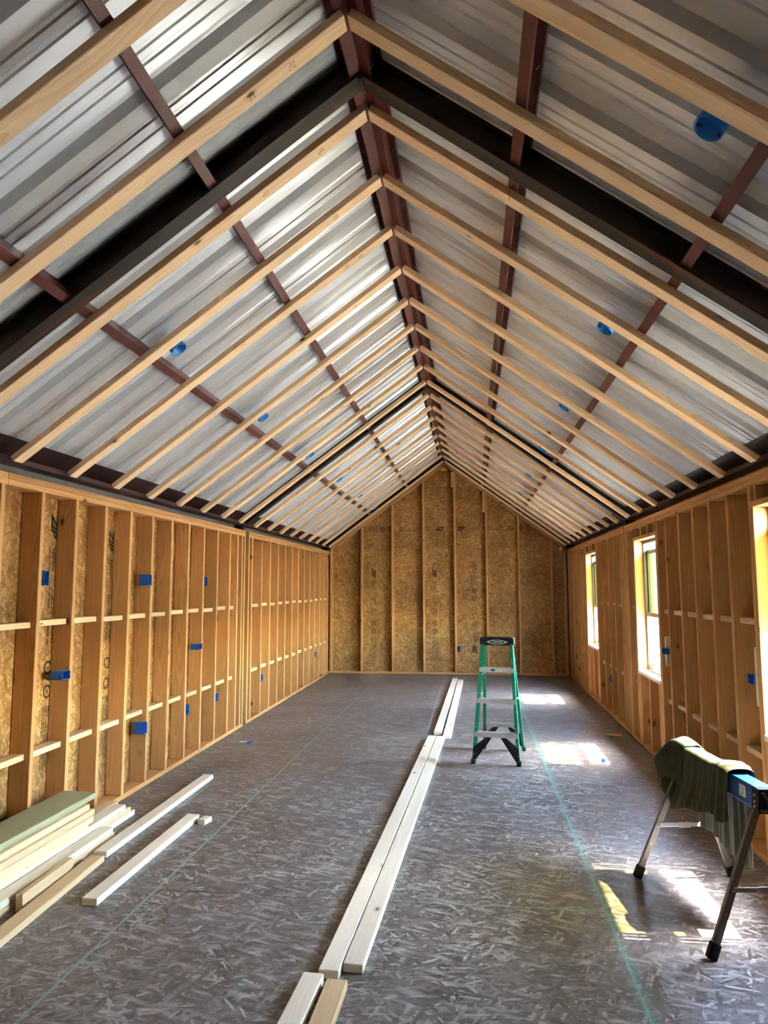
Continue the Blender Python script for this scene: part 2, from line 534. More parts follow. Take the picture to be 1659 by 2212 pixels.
# ---- right wall with windows
wall_right = empty('wall_right')
tag(wall_right, 'right wall of open studs with narrow tall windows', 'wall', kind='structure')
WINS = [(10.57, 11.50), (7.09, 8.02), (3.70, 4.63)]
Z_SILL, Z_HEAD = 0.783, 2.155
OUT = 2.33                                     # outside face of the siding
def right_board(nm, y, z0, z1, mat='stud'):
    x = RX(y) + DEPTH / 2
    return board(nm, (x, y, z0), (x, y, z1), DEPTH - 0.001, 0.038, (0, 1, 0), mat, wall_right)
right_far = [5.115, 5.50, 5.903, 6.31, 6.73, 8.405, 8.448, 8.817, 9.222, 9.625, 10.043, 12.0, 12.40, 12.80, 13.20, 13.56, 13.74,
             3.30, 2.90, 2.50, 2.10, 1.68, -0.15, -0.55, -0.95, -1.35, -1.75, -2.15, -2.55, -2.95, -3.35, -3.75, -4.0, -4.4, -4.8]
for yf in right_far: right_board('stud', yf - 0.019, Z_STUD0, Z_STUD1)
right_board('stud', 8.595, Z_STUD0, Z_STUD1); right_board('stud', 8.70, Z_STUD0, Z_STUD1); right_board('stud', 8.49, Z_STUD0, Z_STUD1)
for (a, b) in WINS:
    right_board('stud', a - 0.019, Z_STUD0, Z_HEAD)
    right_board('stud', a - 0.0575, Z_STUD0, Z_STUD1)
    right_board('stud', b + 0.019, Z_STUD0, Z_HEAD)
    right_board('stud', b + 0.0575, Z_STUD0, Z_STUD1)
    for fy in (0.02, 0.33, 0.66, 0.98):
        yy = a + 0.02 + (b - a - 0.04) * fy
        right_board('cripple_stud', yy, Z_HEAD + 0.0385, Z_STUD1)
    for fy in (0.0, 0.06, 0.5, 0.94, 1.0):
        yy = a + 0.019 + (b - a - 0.038) * fy
        right_board('cripple_stud', yy, Z_STUD0, Z_SILL - 0.0385)
    ym = (a + b) / 2
    xc = RX(ym) + DEPTH / 2
    board('header', (RX(a) + DEPTH / 2, a - 0.037, Z_HEAD + 0.019), (RX(b) + DEPTH / 2, b + 0.037, Z_HEAD + 0.019), DEPTH, 0.0375, (0, 0, 1), 'stud', wall_right)
    board('window_sill_plate', (RX(a) + DEPTH / 2 - 0.004, a, Z_SILL - 0.019), (RX(b) + DEPTH / 2 - 0.004, b, Z_SILL - 0.019), DEPTH + 0.008, 0.0375, (0, 0, 1), 'pale', wall_right)
Rc = lambda y: RX(y) + DEPTH / 2
for a, b in ((Y_REAR, 1.5), (1.502, 5.4), (5.402, 8.512), (8.574, D + 0.13)):
    plates(a, b, wall_right, Rc)
allr = sorted([(y - 0.038, y) for y in right_far] + [(8.471, 8.719)] + [(a - 0.0765, a) for a, b in WINS] + [(b, b + 0.0765) for a, b in WINS])
for (a0, a1), (b0, b1) in zip(allr[:-1], allr[1:]):
    if b0 - a1 < 0.15 or a1 < 0: continue
    if any(abs(a1 - w0) < 0.01 for w0, w1 in WINS): continue
    for z in (1.437, 0.612):
        dz = RND.uniform(-0.006, 0.006)
        ym = (a1 + b0) / 2
        board('blocking', (RX(a1) + 0.086, a1 + 0.001, z + dz), (RX(b0) + 0.086, b0 - 0.001, z + dz), 0.089, 0.038, (0, 0, 1), 'tan', wall_right)
def right_skin(y_a, y_b, z0, z1):
    xa, xb = RX(y_a) + DEPTH + 0.009, RX(y_b) + DEPTH + 0.009
    p0, p1 = Vector((xa, (y_a), (z0 + z1) / 2)), Vector((xb, (y_b), (z0 + z1) / 2))
    board('sheathing_panel', p0, p1, z1 - z0, 0.012, (1, 0, 0), 'osb', wall_right, 0)
    board('siding_sheet', p0 + Vector((0.03, 0, 0)), p1 + Vector((0.03, 0, 0)), z1 - z0 + 0.004, 0.03, (1, 0, 0), 'siding', wall_right, 0)
cuts = sorted(WINS)
prev = Y_REAR - 0.15
for a, b in cuts:
    right_skin(prev, a, -0.2, 2.46)
    right_skin(a, b, -0.2, Z_SILL)
    right_skin(a, b, Z_HEAD, 2.46)
    prev = b
right_skin(prev, D + 0.2, -0.2, 2.46)
# short light blocks carrying boxes by the windows
xw = RX(4.74)
aabox('scab_block', (xw + 0.002, 4.709, 0.93), (xw + 0.089, 4.745, 1.29), 'pale', wall_right)
xw = RX(6.98)
aabox('scab_block', (xw + 0.030, 6.965, 0.93), (xw + 0.119, 7.011, 1.20), 'pale', wall_right)

def make_window(idx, a, b):
    ym = (a + b) / 2
    x0 = RX(ym) + 0.094
    root = empty('window_%d' % idx, (x0, ym, Z_SILL))
    tag(root, ['farthest narrow bronze window, nearest the gable wall', 'middle narrow bronze window in the right wall',
               'near bronze window cut off by the right edge of the photo', 'bronze window beside the camera in the right wall',
               'rearmost bronze window in the right wall behind the camera'][idx - 1], 'window', kind='structure')
    fr = 0.034
    x1 = x0 + 0.062
    def fb(nm, lo, hi, par): return aabox(nm, lo, hi, 'bronze', par, 0.002)
    fb('window_frame', (x0, a + 0.002, Z_SILL + 0.001), (x1, a + fr, Z_HEAD - 0.001), root)
    fb('window_frame', (x0, b - fr, Z_SILL + 0.001), (x1, b - 0.002, Z_HEAD - 0.001), root)
    fb('window_frame', (x0, a + fr, Z_SILL + 0.001), (x1, b - fr, Z_SILL + 0.030), root)
    fb('window_frame', (x0, a + fr, Z_HEAD - 0.034), (x1, b - fr, Z_HEAD - 0.001), root)
    ga, gb = a + fr, b - fr
    st = 0.024
    def sash(xa, xb, za, zb, rail_b, rail_t, glass, nm):
        s = empty(nm, ((xa + xb) / 2, ym, za))
        place(s, Matrix.Translation(((xa + xb) / 2, ym, za)), root)
        fb('stile', (xa, ga + 0.001, za), (xb, ga + st, zb), s)
        fb('stile', (xa, gb - st, za), (xb, gb - 0.001, zb), s)
        fb('rail', (xa, ga + st, za), (xb, gb - st, za + rail_b), s)
        fb('rail', (xa, ga + st, zb - rail_t), (xb, gb - st, zb), s)
        xm = (xa + xb) / 2
        aabox('pane', (xm - 0.002, ga + st, za + rail_b), (xm + 0.002, gb - st, zb - rail_t), glass, s, 0)
    sash(x0 + 0.032, x0 + 0.058, 1.345, 2.052, 0.042, 0.040, 'glass_tint', 'upper_sash')
    sash(x0 + 0.003, x0 + 0.029, Z_SILL + 0.031, 1.392, 0.045, 0.042, 'glass', 'lower_sash')
    return root
for i, (a, b) in enumerate(WINS): make_window(i + 1, a, b)

# ---- gable wall at the far end
wall_back = aabox('wall_back', (-2.64, D + 0.160, -0.2), (2.33, D + 0.19, 2.45), 'siding', None, 0)
tag(wall_back, 'far gable wall of studs over strand board sheathing', 'wall', kind='structure')
def gable_panel(x_a, x_b, z_a, z_b, nm='sheathing_panel', mat='osb', y=D + 0.1465, t=0.012, axis=0, lift=0.10):
    """panel in the XZ plane clipped by the roof slopes"""
    zr = lambda x: APZ + lift - abs(x - APX) * ST / CT
    xs = sorted({x_a, x_b, *[x for x in (APX,) if x_a < x < x_b]})
    for zc in (z_b,):
        for sgn in (-1, 1):
            xc = APX + sgn * (APZ + lift - zc) * CT / ST
            if x_a < xc < x_b: xs.append(xc)
            xc = APX + sgn * (APZ + lift - z_a) * CT / ST
            if x_a < xc < x_b: xs.append(xc)
    xs = sorted(set(xs))
    top = [(x, min(z_b, zr(x))) for x in xs if zr(x) > z_a - 1e-4]
    if len(top) < 2: return None
    poly = [(top[0][0], z_a)] + top + [(top[-1][0], z_a)]
    pts = []
    for p in poly:
        if not pts or (abs(p[0] - pts[-1][0]) + abs(p[1] - pts[-1][1])) > 1e-4: pts.append(p)
    if (abs(pts[0][0] - pts[-1][0]) + abs(pts[0][1] - pts[-1][1])) < 1e-4: pts.pop()
    if len(pts) < 3: return None
    cx0, cz0 = sum(p[0] for p in pts) / len(pts), sum(p[1] for p in pts) / len(pts)
    bm = bmesh.new()
    # local X = long axis of the strands (vertical sheets: Z up), local Y = the other, local Z = thickness
    def loc(p, d):
        return ((p[0] - cx0), (p[1] - cz0), d) if axis == 0 else ((p[1] - cz0), -(p[0] - cx0), d)
    fa = [bm.verts.new(loc(p, 0)) for p in pts]
    fb2 = [bm.verts.new(loc(p, -t)) for p in pts]
    bm.faces.new(fa); bm.faces.new(list(reversed(fb2)))
    for i in range(len(pts)):
        j = (i + 1) % len(pts)
        bm.faces.new((fa[j], fa[i], fb2[i], fb2[j]))
    o = finish(nm, bm, mat)
    if axis == 0: mw = frame((cx0, y, cz0), (1, 0, 0), (0, -1, 0))
    else: mw = frame((cx0, y, cz0), (0, 0, 1), (0, -1, 0))
    return place(o, mw, wall_back)
GS0 = -2.430
sheet = [-2.59, GS0 + 0.6096 * 1, GS0 + 0.6096 * 3, GS0 + 0.6096 * 5, GS0 + 0.6096 * 7 - 0.12, 2.25]
for a, b in zip(sheet[:-1], sheet[1:]):
    gable_panel(a + 0.001, b - 0.001, 0.0, 2.416, axis=2)
for a, b in ((-2.59, -0.179), (-0.177, 2.25)):
    gable_panel(a, b, 2.418, 3.634)
gable_panel(-1.2, 1.0, 3.636, 4.25)
gable_panel(-2.62, 2.3, 2.46, 4.40, 'siding_sheet', 'siding', D + 0.19, 0.03, lift=0.19)
for i in range(0, 8):
    x = GS0 + 0.6096 * i
    zt = APZ - 0.015 - abs(x - APX) * ST / CT - 0.012
    board('stud', (x, D + DEPTH / 2, Z_STUD0), (x, D + DEPTH / 2, min(zt, 4.0)), 0.0385 if False else DEPTH - 0.001, 0.038, (1, 0, 0), 'stud', wall_back)
board('stud', (2.085, D + DEPTH / 2, Z_STUD0), (2.085, D + DEPTH / 2, 2.36), DEPTH - 0.001, 0.038, (1, 0, 0), 'stud', wall_back)
board('bottom_plate', (-2.44, D + DEPTH / 2, 0.019), (2.10, D + DEPTH / 2, 0.019), DEPTH, 0.0376, (0, 0, 1), 'stud', wall_back)
for side in (-1, 1):
    board('rake_plate', roof_pt(side, 0.012, D + DEPTH / 2, -0.005), roof_pt(side, 2.80, D + DEPTH / 2, -0.005), DEPTH, 0.038, roof_n(side), 'stud', wall_back)
aabox('scab_block', (-0.055, D - 0.001, 3.60), (-0.013, D + 0.06, 3.905), 'stud', wall_back)
aabox('scab_block', (0.548, D - 0.001, 3.10), (0.596, D + 0.06, 3.50), 'stud', wall_back)
aabox('scab_block', (-0.245, D + 0.002, 3.945), (-0.125, D + 0.09, 3.990), 'stud', wall_back)
aabox('scab_block', (0.597, D - 0.002, 0.04), (0.640, D + 0.002, 0.62), 'stud', wall_back)

# ---- wall behind the camera, of studs and strand board
wall_rear = empty('wall_rear')
tag(wall_rear, 'rear wall behind the camera of studs over strand board', 'wall', kind='structure')
aabox('sheathing_panel', (-2.6, Y_REAR - 0.15, 0.0), (-0.18, Y_REAR - 0.13, 2.5), 'osb', wall_rear, 0)
aabox('sheathing_panel', (-0.18, Y_REAR - 0.15, 0.0), (2.25, Y_REAR - 0.13, 2.5), 'osb', wall_rear, 0)
def rear_gable():
    bm = bmesh.new()
    zr = lambda x: APZ + 0.10 - abs(x - APX) * ST / CT
    pts = [(-2.58, 2.2), (-2.58, zr(-2.58)), (APX, zr(APX)), (2.22, zr(2.22)), (2.22, 2.2)]
    fa = [bm.verts.new((x, Y_REAR - 0.13, z)) for x, z in pts]
    fb2 = [bm.verts.new((x, Y_REAR - 0.15, z)) for x, z in pts]
    bm.faces.new(fa); bm.faces.new(list(reversed(fb2)))
    for i in range(5): bm.faces.new((fa[i], fa[(i + 1) % 5], fb2[(i + 1) % 5], fb2[i]))
    o = finish('sheathing_panel', bm, 'osb')
    place(o, Matrix.Identity(4), wall_rear)
rear_gable()
for x in (-2.3, -1.7, -0.67, 0.30, 0.9, 1.42, 1.95):
    board('stud', (x, Y_REAR - 0.06, 0.0), (x, Y_REAR - 0.06, 2.3), 0.138, 0.038, (1, 0, 0), 'stud', wall_rear)

# ------------------------------------------------------------------ roof
ceiling = empty('ceiling')
tag(ceiling, 'vaulted underside of the metal roof with purlins and lumber strapping', 'ceiling', kind='structure')
OFF_P, PUR_D = 0.038, 0.1016
OFF_R = OFF_P + PUR_D
S_END = 3.22

def roof_sheet_mesh():
    """ribbed sheet: local X runs down the slope, local Y across (0.9144), ribs rise along local Z"""
    prof = []
    for k in range(3):
        b0 = k * 0.3048
        prof += [(b0 + 0.0, 0.0), (b0 + 0.030, 0.0), (b0 + 0.060, 0.032), (b0 + 0.090, 0.032), (b0 + 0.120, 0.0)]
        for c in (0.180, 0.240):
            prof += [(b0 + c - 0.016, 0.0), (b0 + c - 0.008, 0.005), (b0 + c + 0.008, 0.005), (b0 + c + 0.016, 0.0)]
    prof.append((0.9144, 0.0))
    loop = prof + [(y, z + 0.0010) for y, z in reversed(prof)]
    bm = bmesh.new()
    rows = []
    for x in (0.0, 0.8, 1.6, 2.4, S_END):
        rows.append([bm.verts.new((x, y, z)) for y, z in loop])
    for r0, r1 in zip(rows[:-1], rows[1:]):
        for i in range(len(loop)):
            j = (i + 1) % len(loop)
            bm.faces.new((r0[i], r0[j], r1[j], r1[i]))
    bmesh.ops.recalc_face_normals(bm, faces=bm.faces[:])
    me = bpy.data.meshes.new('roof_sheet')
    bm.to_mesh(me); bm.free()
    me.materials.append(M['roof'])
    return me
rs = roof_sheet_mesh()
for side in (-1, 1):
    y = Y_REAR - 0.4
    while y < D + 0.25:
        o = link(bpy.data.objects.new('roof_sheet', rs))
        yy = y if side == 1 else y + 0.9144
        place(o, frame(roof_pt(side, -0.100, yy, OFF_R + 0.0008), roof_d(side), roof_n(side)), ceiling)
        y += 0.9144
# ridge cap outside
for side in (-1, 1):
    a = roof_pt(side, -0.14, Y_REAR - 0.4, OFF_R + 0.045)
    b = roof_pt(side, -0.14, D + 0.3, OFF_R + 0.045)
    board('ridge_cap', a + roof_d(side) * 0.12, b + roof_d(side) * 0.12, 0.26, 0.004, roof_n(side), 'siding', ceiling, 0)

FRAMES = [3.183, 8.570, 13.80, -2.20]
def c_profile(d, f, lip=0.014, t=0.003):
    """C section: web at y=0, flanges to +y, z from 0 to d, opening towards +y"""
    return [(0, 0), (f, 0), (f, lip), (f - t, lip), (f - t, t), (t, t), (t, d - t), (f - t, d - t), (f - t, d - lip), (f, d - lip), (f, d), (0, d)]
def run_c(nm, side, s, y_a, y_b, mat='purlin', d=PUR_D, f=0.050, off=OFF_P, flip=False):
    o = extrude_profile(nm, c_profile(d, f), y_b - y_a, mat)
    # local X along +Y world or -Y so that local Y points down the slope
    down = roof_d(side) * (-1 if flip else 1)
    n = roof_n(side)
    x = down.cross(n)
    if x.y > 0: p0 = roof_pt(side, s, y_a, off)
    else: p0 = roof_pt(side, s, y_b, off)
    return place(o, frame(p0, x, n), ceiling)
spans = sorted(FRAMES)
bays = [(Y_REAR - 0.12, spans[0] - 0.004)] + [(a + 0.004, b - 0.004) for a, b in zip(spans[:-1], spans[1:])]
for a, b in bays:
    for side in (-1, 1):
        run_c('ridge_purlin', side, -0.0272, a, b, f=0.060)
        run_c('purlin', side, 0.838, a, b)
        run_c('purlin', side, 1.738, a, b)
# fixing screws poking through by the purlins
scr = bmesh.new()
bmesh.ops.create_cone(scr, cap_ends=True, segments=6, radius1=0.0022, radius2=0.0015, depth=0.022)
scr_me = bpy.data.meshes.new('screw'); scr.to_mesh(scr_me); scr.free(); scr_me.materials.append(M['screw'])
for side in (-1, 1):
    for s in (0.020, 0.872):
        if side == -1 and s > 0.5: continue
        y = 2.0
        while y < 8.4:
            o = link(bpy.data.objects.new('screw', scr_me))
            n = roof_n(side)
            place(o, frame(roof_pt(side, s, y, OFF_R - 0.014), Vector((0, 1, 0)), n), ceiling)
            y += 0.3048
# steel rafters of the main frames (I sections)
def i_profile(d, w, tf=0.009, tw=0.007):
    h = w / 2; q = tw / 2
    return [(-h, 0), (h, 0), (h, tf), (q, tf), (q, d - tf), (h, d - tf), (h, d), (-h, d), (-h, d - tf), (-q, d - tf), (-q, tf), (-h, tf)]
for yf in FRAMES:
    w = 0.104 if yf < 13 else 0.085
    for side in (-1, 1):
        off0 = 0.022
        L = 2.96
        o = extrude_profile('steel_rafter', i_profile(OFF_R - off0, w), L, 'beam')
        n = roof_n(side)
        place(o, frame(roof_pt(side, -0.016, yf, off0), roof_d(side), n), ceiling)
for yf in FRAMES:
    aabox('ridge_plate', (APX - 0.007, yf - 0.045, 4.085), (APX + 0.007, yf + 0.045, 4.235), 'beam', ceiling, 0.001)
# eave struts
for side in (-1, 1):
    for a, b in bays:
        x_lip = APX + side * 2.270
        x_web = APX + side * 2.385
        zl, zc = 2.431, 2.431
        t = 0.003
        xr = lambda xo: APZ + OFF_R / CT - (xo) * ST / CT - 0.002      # roof underside at distance xo from the ridge
        top_in, top_web = 2.270, 2.385
        pts = [(0, 0), (0.115, 0), (0.115, 0.032), (0.112, 0.032), (0.112, t), (t, t), (t, xr(top_web) - zl - t), (0.115, xr(top_in) - zl - t), (0.115, xr(top_in) - zl), (0, xr(top_web) - zl)]
        o = extrude_profile('eave_strut', pts, b - a, 'eave')
        inward = Vector((-side, 0, 0))
        x = inward.cross(Vector((0, 0, 1)))
        p0 = Vector((x_web, a if x.y > 0 else b, zl))
        place(o, frame(p0, x, (0, 0, 1)), ceiling)
# steel posts standing in the walls
for yf, yc in ((3.183, None), (8.570, 8.60), (13.80, 13.80), (-2.2, None)):
    pass
post_l = aabox('steel_post', (-2.575, 8.555, 0.0), (-2.490, 8.640, 2.43), 'eave', wall_left, 0.002)
post_r = aabox('steel_post', (RX(8.55) + 0.022, 8.515, 0.0), (RX(8.55) + 0.13, 8.570, 2.43), 'eave', wall_right, 0.002)
aabox('steel_post', (RX(13.8) - 0.012, 13.785, 0.0), (RX(13.8) + 0.10, 13.875, 2.45), 'eave', wall_right, 0.002)

# strapping (2x4 laid flat) under the purlins
Y_B0, S24 = 2.735, 0.608
battens = {}
for side in (-1, 1):
    for i in range(-12, 19):
        y = Y_B0 + S24 * i + 0.0445
        if y < Y_REAR + 0.1: continue
        js = RND.uniform(-0.006, 0.006)
        battens[(side, i)] = board('strapping', roof_pt(side, 0.006, y, 0.019), roof_pt(side, 2.786 + js, y, 0.019), 0.089, 0.038, roof_n(side), 'batten', ceiling)

# ------------------------------------------------------------------ printing on the sheets and sticks
def text_mesh(txt, size, mat, name, extrude=0.0004, shear=0.0, bold=0.0):
    cu = bpy.data.curves.new('lettering', 'FONT')
    cu.body = txt
    cu.size = size
    cu.extrude = extrude
    cu.shear = shear
    cu.offset = bold
    cu.align_x = 'CENTER'; cu.align_y = 'CENTER'
    cu.resolution_u = 3
    tmp = link(bpy.data.objects.new('lettering', cu))
    dg = bpy.context.evaluated_depsgraph_get()
    me = bpy.data.meshes.new_from_object(tmp.evaluated_get(dg))
    bpy.data.objects.remove(tmp); bpy.data.curves.remove(cu)
    me.materials.clear(); me.materials.append(M[mat])
    return link(bpy.data.objects.new(name, me))

def dashes(name, rows, mat, seed, pitch=0.012):
    """rows of tiny print too small to read: (x0, x1, y, height)"""
    r = random.Random(seed)
    bm = bmesh.new()
    for x0, x1, y, h in rows:
        x = x0
        while x < x1:
            w = r.uniform(0.4, 1.0) * pitch
            if r.random() < 0.8:
                vs_ = [bm.verts.new(c) for c in ((x, y, 0), (min(x + w, x1), y, 0), (min(x + w, x1), y + h, 0), (x, y + h, 0))]
                bm.faces.new(vs_)
            x += w + r.uniform(0.25, 0.5) * pitch
    return finish(name, bm, mat)

def ring(name, r0, r1, mat, sx=1.0):
    bm = bmesh.new()
    n = 28
    a = [bm.verts.new((sx * r0 * math.cos(2 * math.pi * i / n), r0 * math.sin(2 * math.pi * i / n), 0)) for i in range(n)]
    b = [bm.verts.new((sx * r1 * math.cos(2 * math.pi * i / n), r1 * math.sin(2 * math.pi * i / n), 0)) for i in range(n)]
    for i in range(n):
        j = (i + 1) % n
        bm.faces.new((a[i], a[j], b[j], b[i]))
    return finish(name, bm, mat)

def zip_print(mw, parent, flip=False, seed=1):
    """line of black sheet printing about 1.9 m long, local X along the line"""
    sgn = 1
    e1 = text_mesh('ZIP', 0.105, 'ink', 'sheet_print', shear=0.25, bold=0.004)
    place(e1, mw @ Matrix.Translation((-0.80, 0.0, 0.001)), parent)
    e2 = text_mesh('system', 0.060, 'ink', 'sheet_print')
    place(e2, mw @ Matrix.Translation((-0.56, 0.012, 0.001)), parent)
    r = dashes('sheet_print', [(-0.65, -0.45, -0.045, 0.012), (-0.36, -0.18, 0.03, 0.014), (-0.36, -0.18, 0.0, 0.014), (-0.36, -0.22, -0.03, 0.014),
                               (-0.12, 0.02, 0.02, 0.02), (-0.12, 0.02, -0.03, 0.02), (0.44, 0.92, 0.04, 0.010), (0.44, 0.88, 0.018, 0.010),
                               (0.44, 0.92, -0.004, 0.010), (0.44, 0.90, -0.026, 0.010), (0.44, 0.85, -0.048, 0.010)], 'ink', seed)
    place(r, mw @ Matrix.Translation((0, 0, 0.001)), parent)
    for dx in (0.18, 0.34):
        c = ring('sheet_print', 0.033, 0.045, 'ink')
        place(c, mw @ Matrix.Translation((dx, 0, 0.001)), parent)
        c2 = dashes('sheet_print', [(dx - 0.02, dx + 0.02, -0.012, 0.022)], 'ink', seed + 3)
        place(c2, mw @ Matrix.Translation((0, 0, 0.001)), parent)
YP = D + 0.1455
def on_back(x, z, xdir): return frame((x, YP, z), xdir, (0, -1, 0))
zip_print(on_back(-1.604, 1.135, (0, 0, -1)), wall_back, seed=3)
zip_print(on_back(-0.402, 1.135, (0, 0, -1)), wall_back, seed=5)
zip_print(on_back(0.370, 1.250, (0, 0, 1)), wall_back, seed=7)
zip_print(on_back(-1.08, 2.80, (-1, 0, 0)) @ Matrix.Rotation(0, 4, 'Z'), wall_back, seed=9)
zip_print(on_back(0.92, 2.795, (1, 0, 0)), wall_back, seed=11)
XPL = -2.5880
def on_left(y, z): return frame((XPL, y, z), (0, 0, -1), (1, 0, 0))
for yv, zv, sd in ((4.672, 1.30, 21), (5.478, 1.25, 22)):
    zip_print(on_left(yv, zv), wall_left, seed=sd)

# lumber grade stamps on the nearest strapping
for side, i, s in ((-1, 0, 0.30), (-1, 0, 0.52), (-1, 1, 0.30), (-1, 1, 0.66), (-1, 2, 0.35), (-1, 3, 0.28), (-1, 3, 0.40), (-1, 4, 0.45)):
    y = Y_B0 + S24 * i + 0.045
    st = dashes('grade_stamp', [(-0.02, 0.02, 0.014, 0.004), (-0.02, 0.015, 0.004, 0.004), (-0.02, 0.02, -0.006, 0.004), (-0.006, 0.02, -0.016, 0.004)], 'stamp', i * 7 + int(s * 100), 0.006)
    place(st, frame(roof_pt(side, s, y, -0.0006), Vector((0, 1, 0)), -roof_n(side)), battens[(side, i)])

# ------------------------------------------------------------------ electrical boxes
def open_box(name, w, h, d, mat, t=0.003):
    """open-fronted box: opening in local XY plane at z=0, depth d towards -z"""
    bm = bmesh.new()
    W, H = w / 2, h / 2
    o = [(-W, -H), (W, -H), (W, H), (-W, H)]
    q = [(-W + t, -H + t), (W - t, -H + t), (W - t, H - t), (-W + t, H - t)]
    of = [bm.verts.new((x, y, 0)) for x, y in o]; ob = [bm.verts.new((x, y, -d)) for x, y in o]
    jf = [bm.verts.new((x, y, 0)) for x, y in q]; jb = [bm.verts.new((x, y, -d + t)) for x, y in q]
    for i in range(4):
        j = (i + 1) % 4
        bm.faces.new((of[i], of[j], jf[j], jf[i]))
        bm.faces.new((of[j], of[i], ob[i], ob[j]))
        bm.faces.new((jf[i], jf[j], jb[j], jb[i]))
    bm.faces.new(ob[::-1]); bm.faces.new(jb)
    return finish(name, bm, mat)

def wall_box(label, x, y, z, face, upright=True, stud_dir=1):
    """device box whose opening faces +x or -x (face); (x, y, z) centre of the opening; stud_dir: the stud's side along y"""
    w, h = (0.056, 0.096) if upright else (0.096, 0.056)
    root = empty('electrical_box', (x, y, z))
    nrm = Vector((face, 0, 0))
    xd = Vector((0, 0, 1)).cross(nrm)
    mw = frame((x, y, z), xd, nrm)
    place(open_box('box_shell', w, h, 0.088, 'blue'), mw, root)
    # ears that take the device screws, and the nail bracket towards the stud
    for s in (-1, 1):
        ox, oy = (0, s * (h / 2 - 0.008)) if upright else (s * (w / 2 - 0.008), 0)
        lo = aabox('screw_ear', (-0.007, -0.006, -0.010), (0.007, 0.006, 0.0), 'blue_dark', None, 0.001)
        place(lo, mw @ Matrix.Translation((ox, oy, -0.005)) @ lo.matrix_basis, root)
    sgn = 1 if xd.y * stud_dir > 0 else -1
    for zz in (-0.3, 0.3):
        nb = aabox('nail_bracket', (-0.003, -0.006, -0.05), (0.003, 0.006, -0.012), 'blue', None, 0.001)
        place(nb, mw @ Matrix.Translation((sgn * (w / 2 + 0.0005), zz * h, 0)) @ nb.matrix_basis, root)
    tag(root, label, 'electrical box', 'blue device boxes on the wall studs')
    return root

S_near = lambda i: Y0L + i * S16 - 0.038
S_far = lambda i: Y0L + i * S16
XL = WL + 0.010
wall_box('upright blue box high on the left wall, nearest the camera', XL, S_far(1) + 0.032, 1.73, 1, True, -1)
wall_box('sideways blue box at waist height, nearer of two on left wall', XL, S_near(2) - 0.052, 1.075, 1, False, 1)
wall_box('square-looking blue box high on the left wall, middle of upper row', XL, S_near(5) - 0.032, 1.731, 1, True, 1)
wall_box('square-looking blue box low on the left wall beyond the lumber pile', XL, S_near(5) - 0.032, 0.485, 1, True, 1)
wall_box('sideways blue box at waist height, farther of two on left wall', XL, S_near(8) - 0.052, 1.065, 1, False, 1)
wall_box('thin-looking blue box high on left wall, farthest of upper row', XL, S_far(8) + 0.032, 1.728, 1, True, -1)
wall_box('blue box low on left wall, second past the lumber pile', XL, S_far(7) + 0.032, 0.485, 1, True, -1)
wall_box('blue box low on left wall, third past the lumber pile', XL, S_far(9) + 0.032, 0.48, 1, True, -1)
wall_box('blue box low on left wall just beyond the steel post', XL, 9.295, 0.48, 1, True, -1)
wall_box('blue box low on left wall at the left edge of the photo', XL, S_far(0) + 0.032, 0.505, 1, True, -1)
wall_box('blue box low on left wall, nearest the gable end', XL, 12.57, 0.48, 1, True, -1)
wall_box('blue box low on the gable wall beside a middle stud', 0.0, 0.0, 0.0, 1)
gb = [o for o in bpy.data.objects if o.parent is None and o.get('label') == 'blue box low on the gable wall beside a middle stud'][0]
gb.matrix_basis = Matrix.Translation((0.059, D - 0.008, 0.478)) @ Matrix.Rotation(-math.pi / 2, 4, 'Z')
wall_box('blue box at waist height beside the near right window', RX(4.8) - 0.008, 4.797, 1.087, -1, False, -1)
wall_box('blue box on right wall just before the middle window', RX(6.9) - 0.008, 6.913, 1.075, -1, False, 1)
wall_box('blue box low on right wall between far and middle windows', RX(9.65) - 0.008, 9.659, 0.48, -1, True, -1)
wall_box('blue box low on right wall nearest the gable end', RX(12.84) - 0.008, 12.834, 0.465, -1, True, -1)

def cup_mesh():
    """round ceiling box: open end at z=0 facing -z... depth along +z"""
    bm = bmesh.new()
    n = 24
    R0, R1, d, t = 0.052, 0.047, 0.052, 0.003
    def loop(r, z): return [bm.verts.new((r * math.cos(2 * math.pi * i / n), r * math.sin(2 * math.pi * i / n), z)) for i in range(n)]
    a, b, c, e = loop(R0, 0), loop(R1 + 0.002, d), loop(R0 - t, 0), loop(R1 - t, d - t)
    for i in range(n):
        j = (i + 1) % n
        bm.faces.new((a[i], b[i], b[j], a[j])); bm.faces.new((c[i], c[j], e[j], e[i])); bm.faces.new((a[i], a[j], c[j], c[i]))
    bm.faces.new(b); bm.faces.new(e[::-1])
    me = bpy.data.meshes.new('cup')
    bmesh.ops.recalc_face_normals(bm, faces=bm.faces[:])
    bm.to_mesh(me); bm.free()
    for p in me.polygons: p.use_smooth = len(p.vertices) == 4
    me.materials.append(M['blue_lit'])
    return me
cup = cup_mesh()
def flange_mesh():
    """wing plate that nails to the strapping's edge: trapezoid in local XZ at y=0"""
    bm = bmesh.new()
    pts = [(-0.075, 0.030), (-0.046, 0.004), (0.046, 0.004), (0.075, 0.030), (0.075, 0.038), (-0.075, 0.038)]
    f = [bm.verts.new((x, 0, z)) for x, z in pts]; g = [bm.verts.new((x, 0.004, z)) for x, z in pts]
    bm.faces.new(f); bm.faces.new(g[::-1])
    for i in range(6): bm.faces.new((f[i], g[i], g[(i + 1) % 6], f[(i + 1) % 6]))
    me = bpy.data.meshes.new('flange'); bmesh.ops.recalc_face_normals(bm, faces=bm.faces[:]); bm.to_mesh(me); bm.free()
    me.materials.append(M['blue_lit'])
    return me
flm = flange_mesh()
